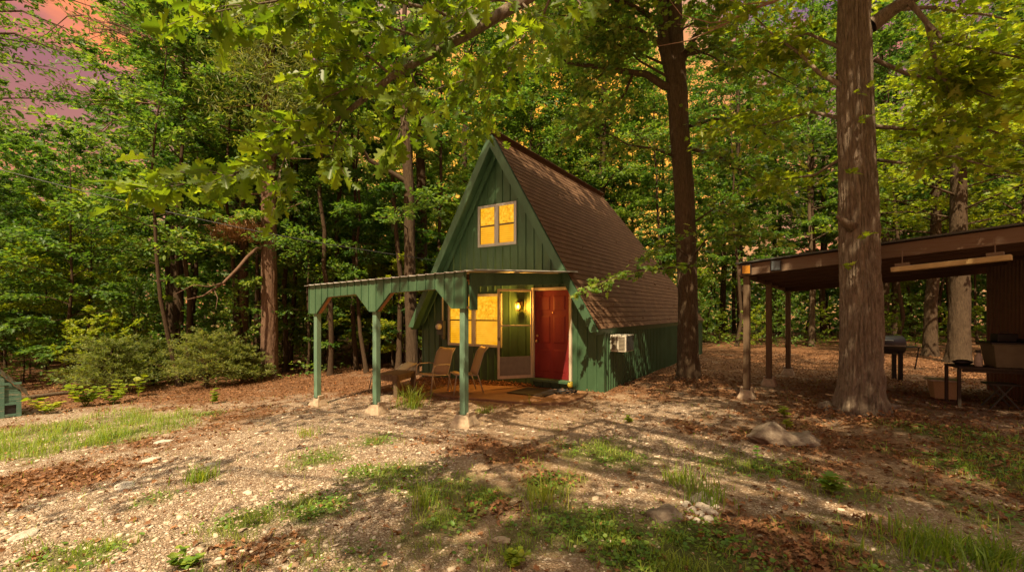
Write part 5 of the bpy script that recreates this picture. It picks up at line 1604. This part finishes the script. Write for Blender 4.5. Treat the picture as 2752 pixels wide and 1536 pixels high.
# long grass clump in the porch corner
def clump(px, py, n, H, spread, lab, seed, lean=.7):
    c = gp(px, py); rg = R(seed)
    C = np.stack([rg.normal(0, spread, n), rg.normal(0, spread, n), np.full(n, -.01)], -1)
    V, F = grass_arrays(C, H * rg.uniform(.4, 1.1, n), rg, lean, .0045)
    o = link('grass_clump', np_mesh('grass_clump', V, F), M['grass']); o.location = c
    tag(o, lab, 'grass clump', 'tall grass clumps in the yard')
clump(1110, 1092, 170, .52, .13, 'tall arching grass clump between the two nearest porch posts', 401, 1.0)
clump(1300, 1108, 60, .2, .07, 'short grass tuft beside the near footing block', 402)
clump(1455, 1350, 70, .33, .09, 'tall upright grass tuft in the bare centre foreground', 403, .5)
clump(540, 1290, 150, .24, .08, 'bright grass tuft alone on pale gravel at left', 404)
clump(1900, 1345, 120, .32, .11, 'yellowing grass tuft right of the pale stones', 405)
clump(1830, 1300, 130, .25, .07, 'green grass tuft above the pale stones', 406)
clump(2480, 1470, 260, .26, .15, 'large grass tuft in the right foreground', 407)
clump(2640, 1500, 240, .25, .12, 'grass tuft at the bottom right corner', 408)
clump(1140, 1360, 60, .3, .07, 'thin dry grass tuft near the lower middle', 409)
clump(830, 1170, 80, .22, .1, 'small grass tuft on gravel before the left porch post', 410)

# ------------------------------------------------------------------ ground scatter
def place(n, rg, ylo, yhi, power=1.6, smax=1.22):
    y = ylo + (yhi - ylo) * rg.uniform(0, 1, n) ** power
    x = rg.uniform(-smax, smax, n) * y
    return x, y
def on_porch(x, y, m_=0.0):
    u_ = (x - CX) * U.x + (y - CY) * U.y; d_ = (x - CX) * Dv.x + (y - CY) * Dv.y
    return ((u_ > -.95 - m_) & (u_ < 2.6 + m_) & (d_ > -1.9 - m_) & (d_ < -.32)) | ((np.abs(u_) < 2.75) & (d_ > -.02) & (d_ < 11.2))
def surf(x, y):
    return gz(x, y) + (fbm(x * 1.1, y * 1.1, 5) - .5) * .07 + (fbm(x * 6, y * 6, 8, 3) - .5) * .022 * np.exp(-np.maximum(y - 8, 0) / 6)
# gravel: thousands of chips
rg = R(501)
x, y = place(56000, rg, 1.9, 10, 1.5)
l_, g_ = masks(x, y)
keep = (rg.uniform(0, 1, len(x)) < np.clip(1.0 - 1.2 * l_ - .6 * g_ - .62 * masks.soil, .03, 1)) & ~on_porch(x, y)
x, y = x[keep], y[keep]; n = len(x)
sz = .005 + .009 * rg.uniform(0, 1, n) ** 2 + .024 * (rg.uniform(0, 1, n) > .975) * rg.uniform(.3, 1, n)
cube = np.array([(-1,-1,-1),(1,-1,-1),(1,1,-1),(-1,1,-1),(-.7,-.7,1),(.7,-.7,1),(.7,.7,1),(-.7,.7,1)], float)
cf = np.array([(3,2,1,0),(4,5,6,7),(0,1,5,4),(1,2,6,5),(2,3,7,6),(3,0,4,7)])
V = cube[None] * (1 + rg.normal(0, .25, (n, 8, 3)))
V *= np.stack([np.ones(n), rg.uniform(.55, 1, n), rg.uniform(.25, .55, n)], -1)[:, None, :] * sz[:, None, None]
a = rg.uniform(0, 6.28, n); ca_, sa_ = np.cos(a)[:, None], np.sin(a)[:, None]
V = np.stack([V[..., 0] * ca_ - V[..., 1] * sa_, V[..., 0] * sa_ + V[..., 1] * ca_, V[..., 2]], -1)
V += np.stack([x, y, surf(x, y) + sz * .12], -1)[:, None, :]
o = link('gravel', np_mesh('gravel', V.reshape(-1, 3), [((np.arange(n) * 8)[:, None, None] + cf[None]).reshape(-1, 4)]), M['pebble'])
tag(o, 'pale gravel chips spread over the yard', 'gravel', kind='stuff')
x, y = place(9000, rg, 1.9, 8.5, 1.5)
l_, g_ = masks(x, y)
keep = (rg.uniform(0, 1, len(x)) < np.clip(1.0 - 1.3 * l_ - .8 * g_ - .75 * masks.soil, .02, 1)) & ~on_porch(x, y) & (fbm(x * 2.2, y * 2.2, 83, 3) > .44)
x, y = x[keep], y[keep]; n = len(x)
sz = .011 + .026 * rg.uniform(0, 1, n) ** 2.6
V = cube[None] * (1 + rg.normal(0, .33, (n, 8, 3)))
V *= np.stack([np.ones(n), rg.uniform(.45, .9, n), rg.uniform(.10, .2, n)], -1)[:, None, :] * sz[:, None, None]
a = rg.normal(.35, .7, n); ca_, sa_ = np.cos(a)[:, None], np.sin(a)[:, None]
V = np.stack([V[..., 0] * ca_ - V[..., 1] * sa_, V[..., 0] * sa_ + V[..., 1] * ca_, V[..., 2] + V[..., 1] * rg.normal(.1, .18, n)[:, None]], -1)
V += np.stack([x, y, surf(x, y) + sz * .12], -1)[:, None, :]
o = link('shale_flakes', np_mesh('shale_flakes', V.reshape(-1, 3), [((np.arange(n) * 8)[:, None, None] + cf[None]).reshape(-1, 4)]), M['flake'])
tag(o, 'pale flat shale flakes over the left and lower yard', 'stone flakes', kind='stuff')
# dry leaves
x, y = place(90000, rg, 1.9, 20, 1.35)
l_, g_ = masks(x, y)
keep = (rg.uniform(0, 1, len(x)) < np.clip(l_ * 1.25 - .25, .04, 1)) & ~on_porch(x, y)
u_ = None
x, y = x[keep], y[keep]
# a drift of leaves along the foot of the front wall
n2 = 2600; uu = rg.uniform(-2.6, .9, n2); dd = -.02 - np.abs(rg.normal(0, .22, n2))
xw = CX + U.x * uu + Dv.x * dd; yw = CY + U.y * uu + Dv.y * dd
x = np.concatenate([x, xw]); y = np.concatenate([y, yw]); n = len(x)
lift = np.concatenate([rg.uniform(.005, .03, n - n2), .02 + .10 * np.exp(dd / .16) * rg.uniform(0, 1, n2)])
P = np.stack([x, y, surf(x, y) + lift], -1)
# drifts of leaves round the feet of the big trunks
dr_ = []
for (ox_, oy_, rr_, nn_) in ((OAK[0], OAK[1], .38, 900), (4.43, 11.2, .32, 500), (-7.7, 14.2, .3, 300)):
    a_ = rg.uniform(0, 6.28, nn_); d_ = rr_ + np.abs(rg.normal(0, .28, nn_))
    xx_, yy_ = ox_ + np.cos(a_) * d_, oy_ + np.sin(a_) * d_
    dr_.append(np.stack([xx_, yy_, surf(xx_, yy_) + .015 + .11 * np.exp(-(d_ - rr_) / .13) * rg.uniform(.2, 1, nn_)], -1))
P = np.vstack([P] + dr_)
# stray leaves caught on the shingles and on the porch roof
pr_ = []
for _ in range(130):
    uu_ = HW * (1 - rg.uniform(0, 1) ** 2 * .9) * .985; q_ = cab(uu_, rg.uniform(-.3, 9.5), roofz(uu_) + .035); pr_.append(q_)
for _ in range(110):
    dd_ = rg.uniform(-.1, 3.3); uu_ = rg.uniform(L0, R0); q_ = cab(uu_, pd + dd_, 2.365 + .0655 * dd_ + .022 * (uu_ - pu)); pr_.append(q_)
P = np.vstack([P, np.array([tuple(v_) for v_ in pr_])]); n = len(P)
o = leaf_obj('leaf_litter', P, rg.normal(0, 1, (n, 3)) * (1, 1, .25), rg.normal(0, .45, (n, 3)) + (0, 0, 1), rg.uniform(.03, .075, n), T_LOBED, M['dry'], None, .6, .3)
tag(o, 'brown fallen leaves lying over the yard and wood floor', 'leaf litter', kind='stuff')
# grass
x, y = place(170000, rg, 1.9, 11, 1.45)
l_, g_ = masks(x, y)
tuft = fbm(x * 5, y * 5, 61, 3)
keep = (rg.uniform(0, 1, len(x)) < np.clip(np.clip((g_ - .2) * 1.4, 0.0, 1) * np.clip((tuft - .36) * 3.2, 0, 1), .02, 1)) & ~on_porch(x, y)
sb = blob(x, y, STRIP)
keep |= (sb > .3) & (rg.uniform(0, 1, len(x)) < np.clip((tuft - .33) * 4.5, .08, .9))
x, y, sb, tuft = x[keep], y[keep], sb[keep], tuft[keep]; n = len(x)
C = np.stack([x, y, surf(x, y) - .005], -1)
Hh = (.03 + .085 * rg.uniform(0, 1, n) ** 2) * (.5 + tuft) + np.clip(sb - .3, 0, 1) * .52 * np.clip(tuft * 1.5 - .2, .2, 1) * rg.uniform(.25, 1, n)
V, F = grass_arrays(C, Hh, rg, .75, .0032)
o = link('grass', np_mesh('grass', V, F), M['grass']); tag(o, 'thin green grass growing in patches over the yard', 'grass', kind='stuff')
# low broadleaf cover
x, y = place(90000, rg, 1.9, 10, 1.4)
l_, g_ = masks(x, y)
tuft = fbm(x * 3.5, y * 3.5, 67, 3)
keep = (rg.uniform(0, 1, len(x)) < np.clip((g_ - .22) * 1.3, 0, 1) * np.clip((tuft - .35) * 3, 0, 1)) & ~on_porch(x, y)
x, y = x[keep], y[keep]; n = len(x)
P = np.stack([x, y, surf(x, y) + rg.uniform(.005, .05, n)], -1)
o = leaf_obj('ground_cover', P, rg.normal(0, 1, (n, 3)) * (1, 1, .3), rg.normal(0, .35, (n, 3)) + (0, 0, 1), rg.uniform(.014, .04, n), T_OVAL, M['clover'], None, .2, .1)
tag(o, 'clover-like ground cover in green patches', 'ground cover', kind='stuff')
# woodland floor greenery beyond the clearing
n = 26000; x, y = place(n, rg, 13, 40, 1.2, 1.3)
keep = np.array([clear(a_, b_, -.8) for a_, b_ in zip(x, y)]); tuft = fbm(x * .6, y * .6, 71, 3)
keep &= tuft > .5
x, y = x[keep], y[keep]; n = len(x)
P = np.stack([x, y, gz(x, y) + rg.uniform(.05, .55, n)], -1)
o = leaf_obj('undergrowth', P, rg.normal(0, 1, (n, 3)) * (1, 1, .3), rg.normal(0, .4, (n, 3)) + (0, 0, 1), rg.uniform(.09, .2, n), T_LOBED, M['leaf_mid'])
tag(o, 'low green undergrowth on the wood floor', 'undergrowth', kind='stuff')

# rocks
def rock(name, c, r, lab, mat, seed, grp=None, bur=.35, rot=0.0):
    me = bpy.data.meshes.new(name)
    import bmesh
    bm = bmesh.new(); bmesh.ops.create_icosphere(bm, subdivisions=4, radius=1)
    for v in bm.verts:
        q_ = Vector(v.co); f = 1 + .35 * (mnoise.noise(q_ * 1.1 + Vector((seed, 0, 0)))) + .12 * mnoise.noise(q_ * 3.2 + Vector((0, seed, 0))) + .04 * mnoise.noise(q_ * 9)
        v.co = Vector((q_.x * r[0] * f, q_.y * r[1] * f, q_.z * r[2] * f))
    bm.to_mesh(me); bm.free()
    o = link(name, me, mat, None, True)
    o.location = (c[0], c[1], c[2] + r[2] * (1 - 2 * bur)); o.rotation_euler = (0, 0, rot)
    return tag(o, lab, 'rock', grp)
def boulder():
    c = gp(2110, 1190)
    import bmesh
    bm = bmesh.new(); bmesh.ops.create_icosphere(bm, subdivisions=5, radius=1)
    for v in bm.verts:
        q_ = Vector(v.co)
        f = 1 + .25 * mnoise.noise(q_ * 1.3) + .1 * mnoise.noise(q_ * 3.5) + .03 * mnoise.noise(q_ * 10)
        x_ = q_.x * .42 * f; hh = .15 * (1.0 + .5 * math.cos((x_ + .20) * 10.5)) * (1 if x_ < .1 else .75)
        v.co = Vector((x_, q_.y * .22 * f, q_.z * hh * f))
    me = bpy.data.meshes.new('boulder'); bm.to_mesh(me); bm.free()
    o = link('boulder', me, M['rock'], None, True); o.location = (c.x, c.y, c.z + .06); o.rotation_euler = (0, 0, -.12)
    tag(o, 'grey two-humped boulder half sunk in leaves before the oak', 'rock')
boulder()
c = gp(1790, 1392); rock('rock', c, (.15, .10, .085), 'flat-topped tan rock left of the white stones', M['rock'], 3.1, None, .4, .2)
c = gp(2218, 1098); rock('rock', c, (.13, .1, .1), 'rounded tan rock at the left foot of the big oak', M['rock'], 5.2, None, .4)
c = gp(2390, 1092); rock('rock', c, (.15, .09, .05), 'flat brown stone at the right foot of the big oak', M['rock'], 7.7, None, .4)
stones_ = [(1868, 1345, .05), (1890, 1338, .065), (1905, 1350, .06), (1882, 1362, .045), (1860, 1372, .04), (1900, 1372, .05), (1915, 1380, .045), (1845, 1358, .04), (1880, 1385, .04), (1905, 1398, .04), (1850, 1392, .035), (1925, 1365, .035), (1872, 1400, .03)]
for i, (a, b_, r_) in enumerate(stones_):
    c = gp(a, b_); rock('white_stone', c, (r_, r_ * .8, r_ * .7), 'small white stone in the heap beside the tan rock', M['rockw'], 11 + i * 1.7, 'white stones in the little heap', .3)
for (a, b_, r_, lab) in ((440, 1187, .14, 'pale flat shale slab at the edge of the left grass'), (405, 1236, .14, 'pale flat stone on gravel below the left grass'), (335, 1305, .20, 'broad pinkish flat stone on the left gravel'),
                         (60, 1440, .17, 'pale flat stone at the far left of the gravel'), (365, 1450, .09, 'small orange flake of stone at the lower left'), (565, 1250, .1, 'pale stone on gravel right of the left grass'), (1350, 1452, .09, 'orange-brown flat stone in the lower middle')):
    c = gp(a, b_); rock('flat_stone', c, (r_ * .75, r_ * .45, .028), lab, M['rockw'] if 'orange' not in lab else M['concrete'], a * .01, 'flat stones in the yard', .4, .3 + a * .7)

# fallen log by the coop
b = MB(); la, lb_ = Vector(at(70, 1068, 10.6)), Vector(at(215, 1052, 11.2))
b.tube([la - (lb_ - la) * .3, la, la.lerp(lb_, .5) + Vector((0, 0, .02)), lb_], [.06, .055, .045, .035], 8)
o = b.build('fallen_log', M['bark_mid'], None, True); tag(o, 'thin fallen log lying from the coop to the weeds', 'log')

# overhead service wire
b = MB(); pts_ = []
A, B = Vector(at(-60, 440, 9.0)), Vector(cab(mu + .03, -.1, mz + 1.78))
for i in range(25):
    f = i / 24; q_ = A.lerp(B, f); q_.z -= .35 * math.sin(math.pi * f) * .6; pts_.append(q_)
b.tube(pts_, .009, 5); o = b.build('service_wire', M['black'], None, True); tag(o, 'sagging overhead wire running from the left to the cabin', 'wire')

# prototypes that were never needed
for grp in PR.values():
    for pr in grp:
        if pr.name not in used:
            for c in list(pr.children): bpy.data.objects.remove(c)
            bpy.data.objects.remove(pr)
